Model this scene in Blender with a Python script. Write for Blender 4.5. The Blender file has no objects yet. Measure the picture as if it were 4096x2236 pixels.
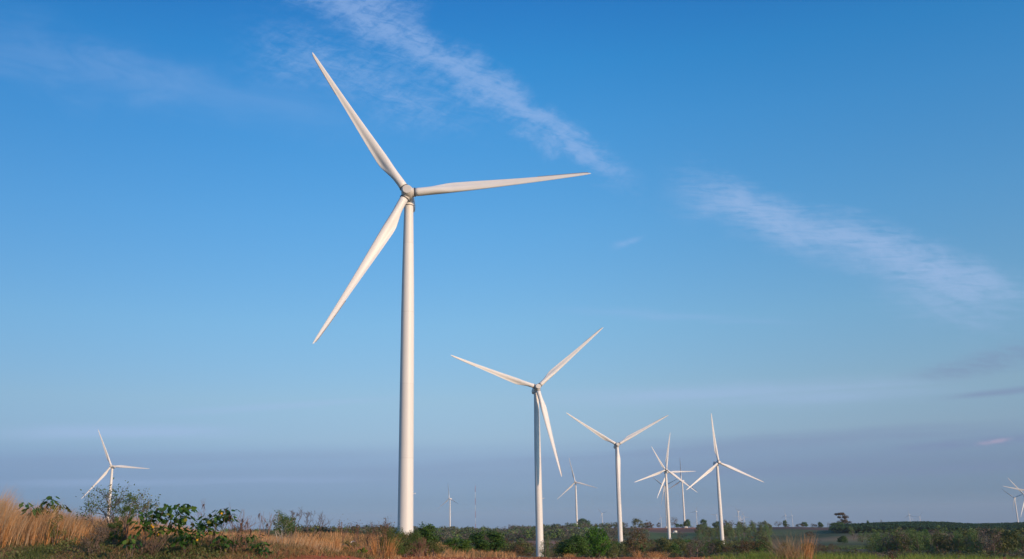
import bpy, math, random
import numpy as np
from mathutils import Matrix, Vector
random.seed(7); RS = np.random.RandomState(11)
C = bpy.context.scene.collection
sc = bpy.context.scene
# ------------------------------------------------------------------ camera
F, PITCH, ROLL = 3803.7, 0.249442, -0.017564       # focal length in photo pixels (4096 wide), radians
CX, CY, EYE = 2048.0, 1118.0, 1.7
fw = np.array([0, math.cos(PITCH), math.sin(PITCH)]); up0 = np.array([0, -math.sin(PITCH), math.cos(PITCH)]); r0 = np.array([1., 0, 0])
rt = r0*math.cos(ROLL) + up0*math.sin(ROLL); upv = up0*math.cos(ROLL) - r0*math.sin(ROLL)
cd = bpy.data.cameras.new('camera'); cam = bpy.data.objects.new('camera', cd); C.objects.link(cam)
cd.sensor_width = 36; cd.lens = F/4096*36; cd.clip_start = 0.1; cd.clip_end = 120000
M3 = Matrix(((rt[0], upv[0], -fw[0]), (rt[1], upv[1], -fw[1]), (rt[2], upv[2], -fw[2])))
cam.matrix_world = Matrix.Translation((0, 0, EYE)) @ M3.to_4x4()
sc.camera = cam

def ray(px, py):                                   # direction per metre of horizontal distance
    px = np.asarray(px, float); py = np.asarray(py, float)
    v = fw + rt*((px-CX)/F)[..., None] - upv*((py-CY)/F)[..., None]
    return v/np.hypot(v[..., 0], v[..., 1])[..., None]
def srcx(x, y):                                    # photo column of a point at eye level
    y = np.maximum(y, 1e-3)
    P = np.stack([x, y, np.zeros_like(x)], -1); return CX + F*(P@rt)/np.maximum(P@fw, 1e-3)
def at(px, py, d):
    v = ray(px, py)*d; return Vector((v[0], v[1], v[2]+EYE))

# ------------------------------------------------------------------ sky and sun
SUN_AZ, SUN_EL = math.radians(133), math.radians(14)      # azimuth clockwise from +Y (behind the camera, to its right)
sc.view_settings.view_transform = 'Standard'; sc.view_settings.look = 'None'
sc.view_settings.exposure = 0; sc.view_settings.gamma = 1; sc.view_settings.use_curve_mapping = False
sl = bpy.data.lights.new('sun', 'SUN'); so = bpy.data.objects.new('sun', sl); C.objects.link(so)
sl.energy = 3.75; sl.angle = math.radians(0.6); sl.color = (1.0, 0.71, 0.47)
sd = Vector((math.sin(SUN_AZ)*math.cos(SUN_EL), math.cos(SUN_AZ)*math.cos(SUN_EL), math.sin(SUN_EL)))
so.rotation_euler = sd.to_track_quat('Z', 'Y').to_euler(); so.location = (0, -50, 60)

class NT:
    def __init__(s, tree): s.t = tree; s.n = tree.nodes; s.l = tree.links
    def node(s, t, **k):
        n = s.n.new(t)
        for a, b in k.items(): setattr(n, a, b)
        return n
    def put(s, sock, v):
        if hasattr(v, 'is_output'): s.l.new(v, sock)
        elif isinstance(v, tuple) and len(v) == 3 and sock.type == 'RGBA': sock.default_value = (*v, 1)
        else: sock.default_value = v
    def m(s, op, a, b=None, c=None, clamp=False):
        n = s.node('ShaderNodeMath', operation=op); n.use_clamp = clamp
        for i, v in enumerate((a, b, c)):
            if v is not None: s.put(n.inputs[i], v)
        return n.outputs[0]
    def mix(s, f, a, b, blend='MIX'):
        n = s.node('ShaderNodeMix', data_type='RGBA', blend_type=blend)
        s.put(n.inputs[0], f); s.put(n.inputs[6], a); s.put(n.inputs[7], b); return n.outputs[2]
    def ramp(s, f, stops, interp='LINEAR'):
        n = s.node('ShaderNodeValToRGB'); r = n.color_ramp; r.interpolation = interp
        while len(r.elements) < len(stops): r.elements.new(0.5)
        for e, (p, c) in zip(r.elements, stops):
            e.position = p; e.color = (*c, 1) if isinstance(c, tuple) else (c, c, c, 1)
        s.put(n.inputs[0], f); return n.outputs[0]
    def noise(s, vec, scale, detail=5, rough=.55, dist=0, out=0):
        n = s.node('ShaderNodeTexNoise'); s.put(n.inputs['Vector'], vec)
        n.inputs['Scale'].default_value = scale; n.inputs['Detail'].default_value = detail
        n.inputs['Roughness'].default_value = rough; n.inputs['Distortion'].default_value = dist
        return n.outputs[out]
    def vec(s, x, y, z=0.0):
        n = s.node('ShaderNodeCombineXYZ')
        for i, v in enumerate((x, y, z)): s.put(n.inputs[i], v)
        return n.outputs[0]
    def smooth(s, v, a, b):                        # smoothstep, also with a > b
        n = s.node('ShaderNodeMapRange', interpolation_type='SMOOTHSTEP'); s.put(n.inputs[0], v)
        for i, q in zip((1, 2, 3, 4), (min(a, b), max(a, b), 0 if a < b else 1, 1 if a < b else 0)): n.inputs[i].default_value = q
        return n.outputs[0]

world = bpy.data.worlds.new('World'); world.cycles.sampling_method = 'MANUAL'; world.cycles.sample_map_resolution = 256; sc.world = world; world.use_nodes = True
w = NT(world.node_tree); w.n.clear()
wo = w.node('ShaderNodeOutputWorld'); bg = w.node('ShaderNodeBackground'); bg.inputs[1].default_value = 0.1
w.l.new(bg.outputs[0], wo.inputs[0])
sky = w.node('ShaderNodeTexSky', sky_type='NISHITA'); sky.sun_disc = False
sky.sun_elevation = SUN_EL; sky.sun_rotation = SUN_AZ; sky.air_density = 1.0; sky.dust_density = 0.6; sky.ozone_density = 2.0
tc = w.node('ShaderNodeTexCoord'); sx = w.node('ShaderNodeSeparateXYZ'); w.l.new(tc.outputs['Generated'], sx.inputs[0])
dx, dy, dz = sx.outputs
# colour of the clear air by height above the horizon: multiplies the sky model
SKY_TINT = [(0.0018, (0.21, 0.365, 0.856)), (0.0216, (0.182, 0.283, 0.629)), (0.0467, (0.209, 0.271, 0.523)), (0.0644, (0.255, 0.307, 0.516)), (0.0847, (0.337, 0.383, 0.53)), (0.1231, (0.408, 0.458, 0.543)), (0.2003, (0.403, 0.56, 0.646)), (0.3019, (0.317, 0.614, 0.774)), (0.3991, (0.22, 0.629, 0.864)), (0.4562, (0.151, 0.605, 0.884)), (0.5059, (0.115, 0.537, 0.867)), (1.0, (0.087, 0.499, 0.88))]     # times 2.5
elev = w.m('MULTIPLY', w.m('MAXIMUM', dz, 0.0), 1.0)
tint = w.ramp(elev, SKY_TINT, 'LINEAR')
col = w.mix(1.0, w.mix(1.0, sky.outputs[0], tint, 'MULTIPLY'), (2.5, 2.5, 2.5), 'MULTIPLY')
# tint that darkens the sky model towards the left, where it is too bright
lft = w.m('DIVIDE', dx, w.m('SQRT', w.m('MAXIMUM', w.m('SUBTRACT', 1.0, w.m('MULTIPLY', dz, dz)), .01)))
lf = w.m('SUBTRACT', 1.0, w.m('MULTIPLY', w.smooth(lft, 0.12, -.70), .36))
col = w.mix(1.0, col, w.vec(w.m('POWER', lf, 1.15), lf, w.m('POWER', lf, .85)), 'MULTIPLY')
# cirrus: streaks laid out on the dome by direction (u = x/y, v = z/y in front of the place)
yy = w.m('MAXIMUM', dy, 0.05); U = w.m('DIVIDE', dx, yy); V = w.m('DIVIDE', dz, yy)
front = w.smooth(dy, 0.1, 0.4)
def uv(px, py):
    r = ray(px, py); return r[0]/r[1], r[2]/r[1]
wob = w.m('SUBTRACT', w.noise(w.vec(w.m('MULTIPLY', U, 11.), w.m('MULTIPLY', V, 17.), 3.1), 1.0, 6, .62, .4), .5)
def field(ang, sa_, sb_, seed, rough=.6, dist=.4, detail=8):
    c_, s_ = math.cos(ang), math.sin(ang)
    a_ = w.m('ADD', w.m('MULTIPLY', U, c_*sa_), w.m('MULTIPLY', V, s_*sa_)); b_ = w.m('ADD', w.m('MULTIPLY', U, -s_*sb_), w.m('MULTIPLY', V, c_*sb_))
    return w.noise(w.vec(a_, b_, seed), 1.0, detail, rough, dist)
N_CUR = w.m('ADD', w.m('MULTIPLY', field(-.30, 34, 95, 2.7, .68, .7), .6), w.m('MULTIPLY', field(.55, 40, 110, 8.2, .68, .5, 6), .4))
N_RIP = w.m('ADD', w.m('MULTIPLY', field(-.02, 26, 170, 4.1, .66, .4), .6), w.m('MULTIPLY', field(-.25, 26, 60, 1.2, .66, .6, 6), .4))
N_LOW = field(.03, 3.2, 62, 7.7, .55, .3, 6)
N_VEIL = field(-.25, 7, 22, 5.3, .6, 1.0, 7)
def streak(p0, p1, hw0, hw1, fld, lo, hi, alpha, color, edge=0.12, wv=1.2, bias=.12):
    """one bank of cloud from photo direction p0 to p1, half widths hw0..hw1 (in photo pixels)"""
    global col
    (u0, v0), (u1, v1) = uv(*p0), uv(*p1)
    L = math.hypot(u1-u0, v1-v0); ca, sa = (u1-u0)/L, (v1-v0)/L
    mp = w.node('ShaderNodeMapping', vector_type='TEXTURE'); w.l.new(UV, mp.inputs[0])
    mp.inputs['Location'].default_value = (u0, v0, 0); mp.inputs['Rotation'].default_value = (0, 0, math.atan2(sa, ca)); mp.inputs['Scale'].default_value = (L, 1, 1)
    sp = w.node('ShaderNodeSeparateXYZ'); w.l.new(mp.outputs[0], sp.inputs[0]); s_, t_ = sp.outputs[0], sp.outputs[1]
    t2 = w.m('MULTIPLY_ADD', wob, wv*2*hw0/F, t_)
    hw = w.m('MAXIMUM', w.m('MULTIPLY_ADD', s_, (hw1-hw0)/F, hw0/F), .002)
    q = w.m('DIVIDE', w.m('ABSOLUTE', t2), hw)
    env = w.m('MULTIPLY', w.smooth(q, 1.3, 0.0), w.m('MULTIPLY', w.smooth(s_, -edge, edge), w.smooth(s_, 1+edge, 1-edge)))
    a = w.m('MULTIPLY', w.m('MULTIPLY', w.smooth(w.m('MULTIPLY_ADD', env, bias, fld), lo, hi), env), w.m('MULTIPLY', front, alpha))
    col = w.mix(a, col, color)
UV = w.vec(U, V)
K = 10.0   # the Background strength is 0.1
WH = (0.34*K, 0.50*K, 0.82*K); VIO = (0.20*K, 0.26*K, 0.44*K); MAUVE = (0.38*K, 0.52*K, 0.80*K)
# veils upper left
streak((-300, 40), (760, 420), 300, 160, N_VEIL, .30, .9, .20, WH, .3, .7)
streak((250, 230), (1500, 480), 100, 190, N_VEIL, .30, .9, .18, WH, .3, .7)
# the long bank over the main rotor
streak((1170, -150), (2490, 705), 215, 80, N_CUR, .40, .76, .58, WH, .12, .9, .18)
streak((1050, 170), (1850, 480), 190, 120, N_CUR, .41, .80, .40, WH, .3, .8, .12)
# second bank at the right
streak((2770, 770), (4090, 1185), 150, 120, N_RIP, .38, .76, .60, MAUVE, .16, .8, .18)
streak((3550, 1120), (4000, 1300), 200, 110, N_RIP, .36, .80, .40, MAUVE, .4, .7)
streak((2460, 985), (2560, 950), 25, 16, N_CUR, .35, .70, .35, WH, .4)
# thin lines low in the sky
streak((2300, 1250), (3300, 1300), 30, 30, N_LOW, .40, .75, .25, WH, .3)
streak((2300, 1590), (3700, 1560), 50, 70, N_LOW, .28, .70, .42, MAUVE, .3, .5)
streak((700, 1650), (1500, 1600), 20, 16, N_LOW, .35, .7, .25, MAUVE, .4, .5)
streak((60, 1735), (900, 1725), 40, 34, N_LOW, .28, .66, .45, MAUVE, .3, .5)
streak((3680, 1500), (4250, 1390), 40, 90, N_RIP, .36, .70, .48, VIO, .3, .6)
streak((3780, 1590), (4250, 1545), 18, 20, N_LOW, .30, .65, .55, VIO, .3, .5)
streak((2450, 1810), (4200, 1690), 44, 38, N_LOW, .38, .70, .36, VIO, .3, .5)
streak((3600, 1795), (4200, 1745), 26, 30, N_RIP, .34, .70, .55, VIO, .25, .5)
streak((3915, 1776), (4035, 1757), 13, 11, N_CUR, .36, .70, .45, (0.52*K, 0.42*K, 0.55*K), .3, .5)
streak((-200, 1850), (4400, 1855), 60, 70, N_LOW, .38, .76, .24, VIO, .2, .5)
streak((2500, 1900), (4300, 1860), 30, 30, N_LOW, .40, .70, .30, VIO, .3, .5)
streak((-200, 1930), (1500, 1925), 26, 26, N_LOW, .40, .72, .25, MAUVE, .3, .5)
w.l.new(col, bg.inputs[0])

# ------------------------------------------------------------------ mesh and tagging helpers
def mesh(name, V, Fc, mats=None, mi=None, smooth=False, v=None, col=None):
    """V (n,3); Fc a list of index arrays, each (m,3) or (m,4); v one value per face; col (n,3) vertex colour"""
    me = bpy.data.meshes.new(name)
    if isinstance(Fc, np.ndarray): Fc = [Fc]
    Fc = [np.asarray(f, np.int32) for f in Fc if len(f)]
    nl = sum(f.size for f in Fc); nf = sum(len(f) for f in Fc)
    me.vertices.add(len(V)); me.vertices.foreach_set('co', np.asarray(V, np.float32).ravel())
    me.loops.add(nl); me.loops.foreach_set('vertex_index', np.concatenate([f.ravel() for f in Fc]))
    tot = np.concatenate([np.full(len(f), f.shape[1], np.int32) for f in Fc]); st = np.concatenate([[0], np.cumsum(tot)[:-1]])
    me.polygons.add(nf); me.polygons.foreach_set('loop_start', st.astype(np.int32)); me.polygons.foreach_set('loop_total', tot)
    me.update(calc_edges=True)
    if smooth: me.polygons.foreach_set('use_smooth', np.ones(nf, bool))
    if mi is not None: me.polygons.foreach_set('material_index', np.asarray(mi, np.int32))
    if v is not None:
        a = me.attributes.new('v', 'FLOAT', 'FACE'); a.data.foreach_set('value', np.asarray(v, np.float32))
    if col is not None:
        a = me.attributes.new('col', 'FLOAT_COLOR', 'POINT')
        a.data.foreach_set('color', np.concatenate([col, np.ones((len(col), 1))], 1).astype(np.float32).ravel())
    for m in (mats or []): me.materials.append(m)
    me.validate(); return me
def obj(name, me, parent=None, **k):
    o = bpy.data.objects.new(name, me); C.objects.link(o)
    if parent is not None: o.parent = parent
    for a, b in k.items(): o[a] = b
    return o
def thing(name, loc, label, cat, group=None, rz=0.0, scale=None):
    o = bpy.data.objects.new(name, None); C.objects.link(o); o.empty_display_size = .3
    o.location = loc; o.rotation_euler = (0, 0, rz); o['label'] = label; o['category'] = cat
    if scale is not None: o.scale = (scale, scale, scale) if not hasattr(scale, '__len__') else scale
    if group: o['group'] = group
    return o
def copy_tree(root, label=None, group=None):
    r = root.copy(); C.objects.link(r)
    if label: r['label'] = label
    if group: r['group'] = group
    for ch in root.children:
        c = ch.copy(); C.objects.link(c); c.parent = r
        for g in ch.children:
            d = g.copy(); C.objects.link(d); d.parent = c
    return r
def loft(rings, cap0=True, cap1=True):
    n = len(rings[0]); V = np.concatenate([np.asarray(r, float) for r in rings]); Q = []
    for i in range(len(rings)-1):
        for j in range(n):
            a, b = i*n+j, i*n+(j+1) % n; Q.append((a, b, b+n, a+n))
    T = []; base = len(V); ex = []
    for cap, i in ((cap0, 0), (cap1, len(rings)-1)):
        if cap:
            ex.append(V[i*n:(i+1)*n].mean(0)); c = base+len(ex)-1
            for j in range(n):
                a, b = i*n+j, i*n+(j+1) % n; T.append((c, b, a) if i == 0 else (c, a, b))
    if ex: V = np.concatenate([V, np.array(ex)])
    return V, [np.array(Q)] + ([np.array(T)] if T else [])
def ring(r, z, n=32, cx=0, cy=0):
    a = np.arange(n)*2*math.pi/n; return np.stack([cx+r*np.cos(a), cy+r*np.sin(a), np.full(n, z)], 1)
def join(parts):
    """parts: list of (V, [faces]) -> one (V, [faces3, faces4])"""
    V = []; f = {3: [], 4: []}; o = 0
    for v, fs in parts:
        V.append(v)
        for q in fs:
            if len(q): f[q.shape[1]].append(np.asarray(q)+o)
        o += len(v)
    return np.concatenate(V), [np.concatenate(x) for x in f.values() if x]
def box(x0, x1, y0, y1, z0, z1):
    V = np.array([(x, y, z) for z in (z0, z1) for y in (y0, y1) for x in (x0, x1)], float)
    return V, [np.array([(0, 2, 3, 1), (4, 5, 7, 6), (0, 1, 5, 4), (2, 6, 7, 3), (0, 4, 6, 2), (1, 3, 7, 5)])]
def tube(pts, radii, n=5):
    pts = np.asarray(pts, float); R = []
    for i, p in enumerate(pts):
        t = pts[min(i+1, len(pts)-1)]-pts[max(i-1, 0)]; t = t/(np.linalg.norm(t)+1e-9)
        a = np.cross(t, (0.3, 1, 0.1)); a /= np.linalg.norm(a)+1e-9; b = np.cross(t, a)
        th = np.arange(n)*2*math.pi/n
        R.append(p+radii[i]*(np.cos(th)[:, None]*a+np.sin(th)[:, None]*b))
    return loft(R)

# ------------------------------------------------------------------ materials
def mat(name, rough=.6, spec=.3):
    m = bpy.data.materials.new(name); m.use_nodes = True; t = NT(m.node_tree); b = t.n['Principled BSDF']
    b.inputs['Roughness'].default_value = rough; b.inputs['Specular IOR Level'].default_value = spec
    return m, t, b
def paint(name, c, c2, scale=.15, rough=.45):
    m, t, b = mat(name, rough, .4)
    g = t.node('ShaderNodeTexCoord').outputs['Object']
    n = t.noise(g, scale, 6, .6); st = t.node('ShaderNodeMapping'); t.l.new(g, st.inputs[0]); st.inputs['Scale'].default_value = (1.2, 1.2, .03)
    n2 = t.noise(st.outputs[0], 1.3, 5, .6)
    f = t.m('ADD', t.m('MULTIPLY', t.smooth(n, .35, .75), .5), t.m('MULTIPLY', t.smooth(n2, .45, .8), .5))
    t.l.new(t.mix(f, c, c2), b.inputs['Base Color']); return m
M_WHITE = paint('turbine_paint', (.81, .765, .71), (.73, .68, .62))
M_GREY = paint('hub_paint', (.66, .61, .555), (.56, .52, .465), 1.5)
M_TOWER = paint('tower_paint', (.81, .765, .71), (.73, .68, .62))
_t = NT(M_TOWER.node_tree); _b = _t.n['Principled BSDF']; _l = _b.inputs['Base Color'].links[0].from_socket
_s = _t.node('ShaderNodeSeparateXYZ'); _t.l.new(_t.node('ShaderNodeTexCoord').outputs['Object'], _s.inputs[0])
_w = _t.node('ShaderNodeTexWhiteNoise', noise_dimensions='1D'); _t.put(_w.inputs['W'], _t.m('FLOOR', _t.m('MULTIPLY', _s.outputs[2], 4.6)))
_q = _t.m('ADD', .96, _t.m('MULTIPLY', _w.outputs[0], .04)); _g = _t.m('FRACT', _t.m('MULTIPLY', _s.outputs[2], 4.6)); _q = _t.m('MULTIPLY', _q, _t.m('SUBTRACT', 1.0, _t.m('MULTIPLY', _t.m('LESS_THAN', _g, .010), .09)))
_t.l.new(_t.mix(1.0, _l, _t.vec(_q, _q, _q), 'MULTIPLY'), _b.inputs['Base Color'])
M_DARK = paint('seam_rubber', (.06, .06, .065), (.04, .04, .045))
M_SERR = paint('serration_plastic', (.30, .25, .21), (.24, .20, .17))
M_STEEL = paint('galvanised_steel', (.45, .46, .47), (.36, .37, .38), 2.)
M_RED = paint('mast_red', (.45, .09, .07), (.38, .09, .07)); M_MWHITE = paint('mast_white', (.75, .75, .75), (.66, .66, .66))
M_BUILD = paint('limewashed_wall', (.72, .70, .66), (.60, .57, .52), .4, .8); M_ROOF = paint('tin_roof', (.45, .45, .46), (.36, .33, .31), .6, .5)
M_WOODP = paint('concrete_pole', (.40, .38, .35), (.32, .30, .28), 1.)
M_CLOTH = paint('white_rag', (.8, .8, .82), (.7, .7, .74), 3., .9)
M_GLASS = paint('dark_window', (.05, .06, .07), (.04, .05, .06), 1., .2)

def leafmat(name, stops, trans=.25, rough=.6, objvar=.25):
    m, t, b = mat(name, rough, .25)
    at_ = t.node('ShaderNodeAttribute', attribute_name='v').outputs['Fac']
    oi = t.node('ShaderNodeObjectInfo').outputs['Random']
    f = t.m('ADD', t.m('MULTIPLY', at_, 1-objvar), t.m('MULTIPLY', oi, objvar), clamp=True)
    c = t.ramp(f, stops); t.l.new(c, b.inputs['Base Color'])
    tr = t.node('ShaderNodeBsdfTranslucent'); t.l.new(t.mix(.5, c, (.10, .16, .02)), tr.inputs[0])
    mx = t.node('ShaderNodeMixShader'); mx.inputs[0].default_value = trans
    t.l.new(b.outputs[0], mx.inputs[1]); t.l.new(tr.outputs[0], mx.inputs[2])
    t.l.new(mx.outputs[0], t.n['Material Output'].inputs[0]); return m
def bark(name, c, c2):
    m, t, b = mat(name, .85, .2)
    n = t.noise(t.node('ShaderNodeTexCoord').outputs['Object'], 9., 5, .65)
    t.l.new(t.mix(n, c, c2), b.inputs['Base Color']); return m
M_BARK = bark('bark', (.11, .085, .065), (.19, .15, .12)); M_PALEBARK = bark('pale_bark', (.50, .44, .38), (.36, .30, .25))
M_TWIG = bark('twig_bark', (.13, .09, .075), (.20, .145, .12)); M_DRYSTEM = bark('dry_stem', (.20, .10, .07), (.34, .20, .13))
L_DARK = leafmat('leaf_dark_green', [(0, (0.028, 0.068, 0.019)), (.5, (0.071, 0.140, 0.025)), (1, (0.175, 0.259, 0.042))])
L_BRIGHT = leafmat('leaf_bright_green', [(0, (.035, .10, .010)), (.5, (.075, .19, .016)), (1, (.14, .28, .03))])
L_OLIVE = leafmat('leaf_olive', [(0, (0.063, 0.078, 0.026)), (.5, (0.136, 0.148, 0.047)), (1, (0.234, 0.226, 0.076))])
L_BROWN = leafmat('leaf_brown', [(0, (0.062, 0.037, 0.020)), (.5, (0.132, 0.083, 0.040)), (1, (0.233, 0.136, 0.064))])
L_GREYB = leafmat('leaf_grey_brown', [(0, (0.095, 0.072, 0.055)), (.5, (0.169, 0.127, 0.098)), (1, (0.257, 0.189, 0.143))])
L_EUC = leafmat('leaf_eucalyptus', [(0, (0.061, 0.109, 0.037)), (.5, (0.143, 0.221, 0.064)), (1, (0.285, 0.374, 0.108))])
L_WOODA = leafmat('forest_green', [(0, (0.062, 0.076, 0.044)), (.5, (0.106, 0.125, 0.068)), (1, (0.168, 0.185, 0.094))])
L_WOODB = leafmat('forest_brown', [(0, (0.098, 0.081, 0.064)), (.5, (0.167, 0.134, 0.105)), (1, (0.241, 0.190, 0.149))])
L_PLANT = leafmat('leaf_plantation', [(0, (0.015, 0.048, 0.021)), (.5, (0.033, 0.082, 0.032)), (1, (0.067, 0.129, 0.047))])
L_BIG = leafmat('leaf_large', [(0, (0.023, 0.062, 0.014)), (.5, (0.052, 0.125, 0.022)), (.9, (0.111, 0.188, 0.030)), (1, (0.221, 0.175, 0.036))], .3, .5, .5)
L_FEATH = leafmat('leaf_feathery', [(0, (0.046, 0.090, 0.021)), (.6, (0.101, 0.157, 0.037)), (1, (0.173, 0.226, 0.059))], .3)
L_WEED = leafmat('weed_green', [(0, (0.072, 0.102, 0.026)), (.35, (0.130, 0.156, 0.048)), (.6, (0.221, 0.168, 0.078)), (1, (0.442, 0.240, 0.144))], .3)
L_STRAW = leafmat('dry_grass', [(0, (0.460, 0.193, 0.065)), (.4, (0.759, 0.369, 0.135)), (.75, (0.880, 0.506, 0.240)), (1, (0.880, 0.660, 0.430))], .35, .7)
L_PALESTRAW = leafmat('pale_straw', [(0, (.36, .20, .10)), (.5, (.52, .33, .18)), (1, (.64, .46, .30))], .3, .7)
L_FRESH = leafmat('fresh_grass', [(0, (0.117, 0.188, 0.030)), (.5, (0.221, 0.312, 0.054)), (1, (0.390, 0.425, 0.108))], .4)
L_STUB = leafmat('stubble', [(0, (.34, .19, .09)), (.5, (.55, .36, .19)), (1, (.68, .50, .30))], .1, .8)
L_DRYW = leafmat('dry_weed', [(0, (0.130, 0.122, 0.039)), (.3, (0.230, 0.155, 0.066)), (.65, (0.432, 0.220, 0.099)), (1, (0.662, 0.361, 0.176))], .2, .8)
L_FLOWER = leafmat('yellow_petal', [(0, (.75, .38, .02)), (1, (.85, .52, .03))], .3)
L_POD = leafmat('dry_leaf', [(0, (.07, .035, .025)), (1, (.15, .075, .05))], .2)

# ------------------------------------------------------------------ the terrain
def smst(a, b, x):
    t = np.clip((np.asarray(x, float)-a)/(b-a), 0, 1); return t*t*(3-2*t)
CTRL = []
def rows(d, *pts): CTRL.extend((p[0], p[1], d) for p in pts)
rows(90, (0, 2152), (700, 2158), (1100, 2180), (1400, 2190), (1626, 2196), (1780, 2236), (2000, 2252), (2600, 2254), (3300, 2256), (4096, 2256))
rows(150, (0, 2146), (700, 2150), (1200, 2160), (1500, 2164), (1700, 2188), (1900, 2238), (2300, 2248), (3000, 2250), (4096, 2246))
rows(300, (0, 2142), (700, 2145), (1200, 2142), (1626, 2140), (1780, 2186), (1950, 2228), (2159, 2240), (2400, 2242), (3000, 2244), (3600, 2240), (4096, 2238))
rows(615, (0, 2150), (600, 2146), (1300, 2166), (1800, 2204), (2159, 2236), (2400, 2240), (2700, 2234), (3400, 2230), (4096, 2226))
rows(965, (600, 2150), (1300, 2160), (1800, 2174), (2159, 2180), (2300, 2186), (2483, 2209), (3000, 2216), (3400, 2197), (4096, 2196))
rows(1200, (0, 2158), (1500, 2152), (2159, 2160), (2680, 2185), (2896, 2227), (3100, 2195), (3400, 2168), (4096, 2168))
rows(1565, (0, 2160), (436, 2157), (1500, 2142), (2159, 2141), (2430, 2146), (2678, 2157), (2900, 2150), (3100, 2143), (3400, 2134), (4096, 2140))
rows(1900, (0, 2160), (1500, 2136), (2159, 2128), (2500, 2128), (2700, 2132), (3000, 2122), (3400, 2120), (4096, 2126))
rows(2250, (0, 2162), (900, 2146), (1500, 2132), (2309, 2114), (2500, 2110), (2700, 2110), (3100, 2108), (3600, 2110), (4096, 2112))
rows(3000, (0, 2166), (900, 2150), (1500, 2136), (2300, 2122), (2740, 2112), (3100, 2110), (3600, 2106), (4096, 2108))
rows(4200, (0, 2170), (1500, 2140), (2300, 2126), (3100, 2114), (4079, 2108))
for d_, off in ((7500, 46), (10000, 46), (20000, 46), (45000, 43)):
    for p_ in (0, 1300, 2600, 4096): CTRL.append((p_, 2087-(p_-2048)*.01756+off, d_))
CT = np.array(CTRL, float)
CT_S = -(lambda r: r[:, 2])(ray(CT[:, 0], CT[:, 1]))            # slope below eye level
def hills_z(px, d):
    px = np.clip(px, -300, 4400); X = px/330.; Y = np.log(d)*3.2
    out = np.zeros_like(X); W = np.zeros_like(X)
    for (p, r, dd), s in zip(CT, CT_S):
        q = (X-p/330.)**2+(Y-math.log(dd)*3.2)**2
        w_ = 1/(q+.06)**2.2; out += w_*s; W += w_
    return EYE-out/W*d
BANK = [(-400, 1.25), (100, 1.2), (700, 1.07), (1000, .86), (1300, .55), (1500, .22), (1720, 0), (5000, 0)]
bpx = np.array([b[0] for b in BANK], float); bh = np.array([b[1] for b in BANK])
def terrain(x, y):
    x = np.asarray(x, float); y = np.asarray(y, float)
    d = np.maximum(np.hypot(x, y), 1.0); px = np.where(y > .2*d, srcx(x, y), np.where(x < 0, -400, 4500.))
    px = np.clip(px, -400, 4500)
    near = -.0176*np.clip(x, -40, 40) + smst(29, 39, y)*np.interp(px, bpx, bh)
    near = near - smst(1620, 1760, px)*np.maximum(y-48.2, 0)*.06
    zf = hills_z(px, np.maximum(d, 60))
    k = smst(52, 92, d)*np.clip((y/d)*3, 0, 1)
    z = near*(1-k)+zf*k
    back = -.012*np.maximum(d-60, 0)                              # behind the camera the plateau falls gently away
    kb = np.clip((.25-y/d)*4, 0, 1); z = z*(1-kb)+np.maximum(back, -500)*kb
    return z
def tz(x, y): return float(terrain(np.array([float(x)]), np.array([float(y)]))[0])
def ground_at(px, d):
    v = ray(px, 2110.); return Vector((float(v[0]*d), float(v[1]*d), tz(v[0]*d, v[1]*d)))

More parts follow.
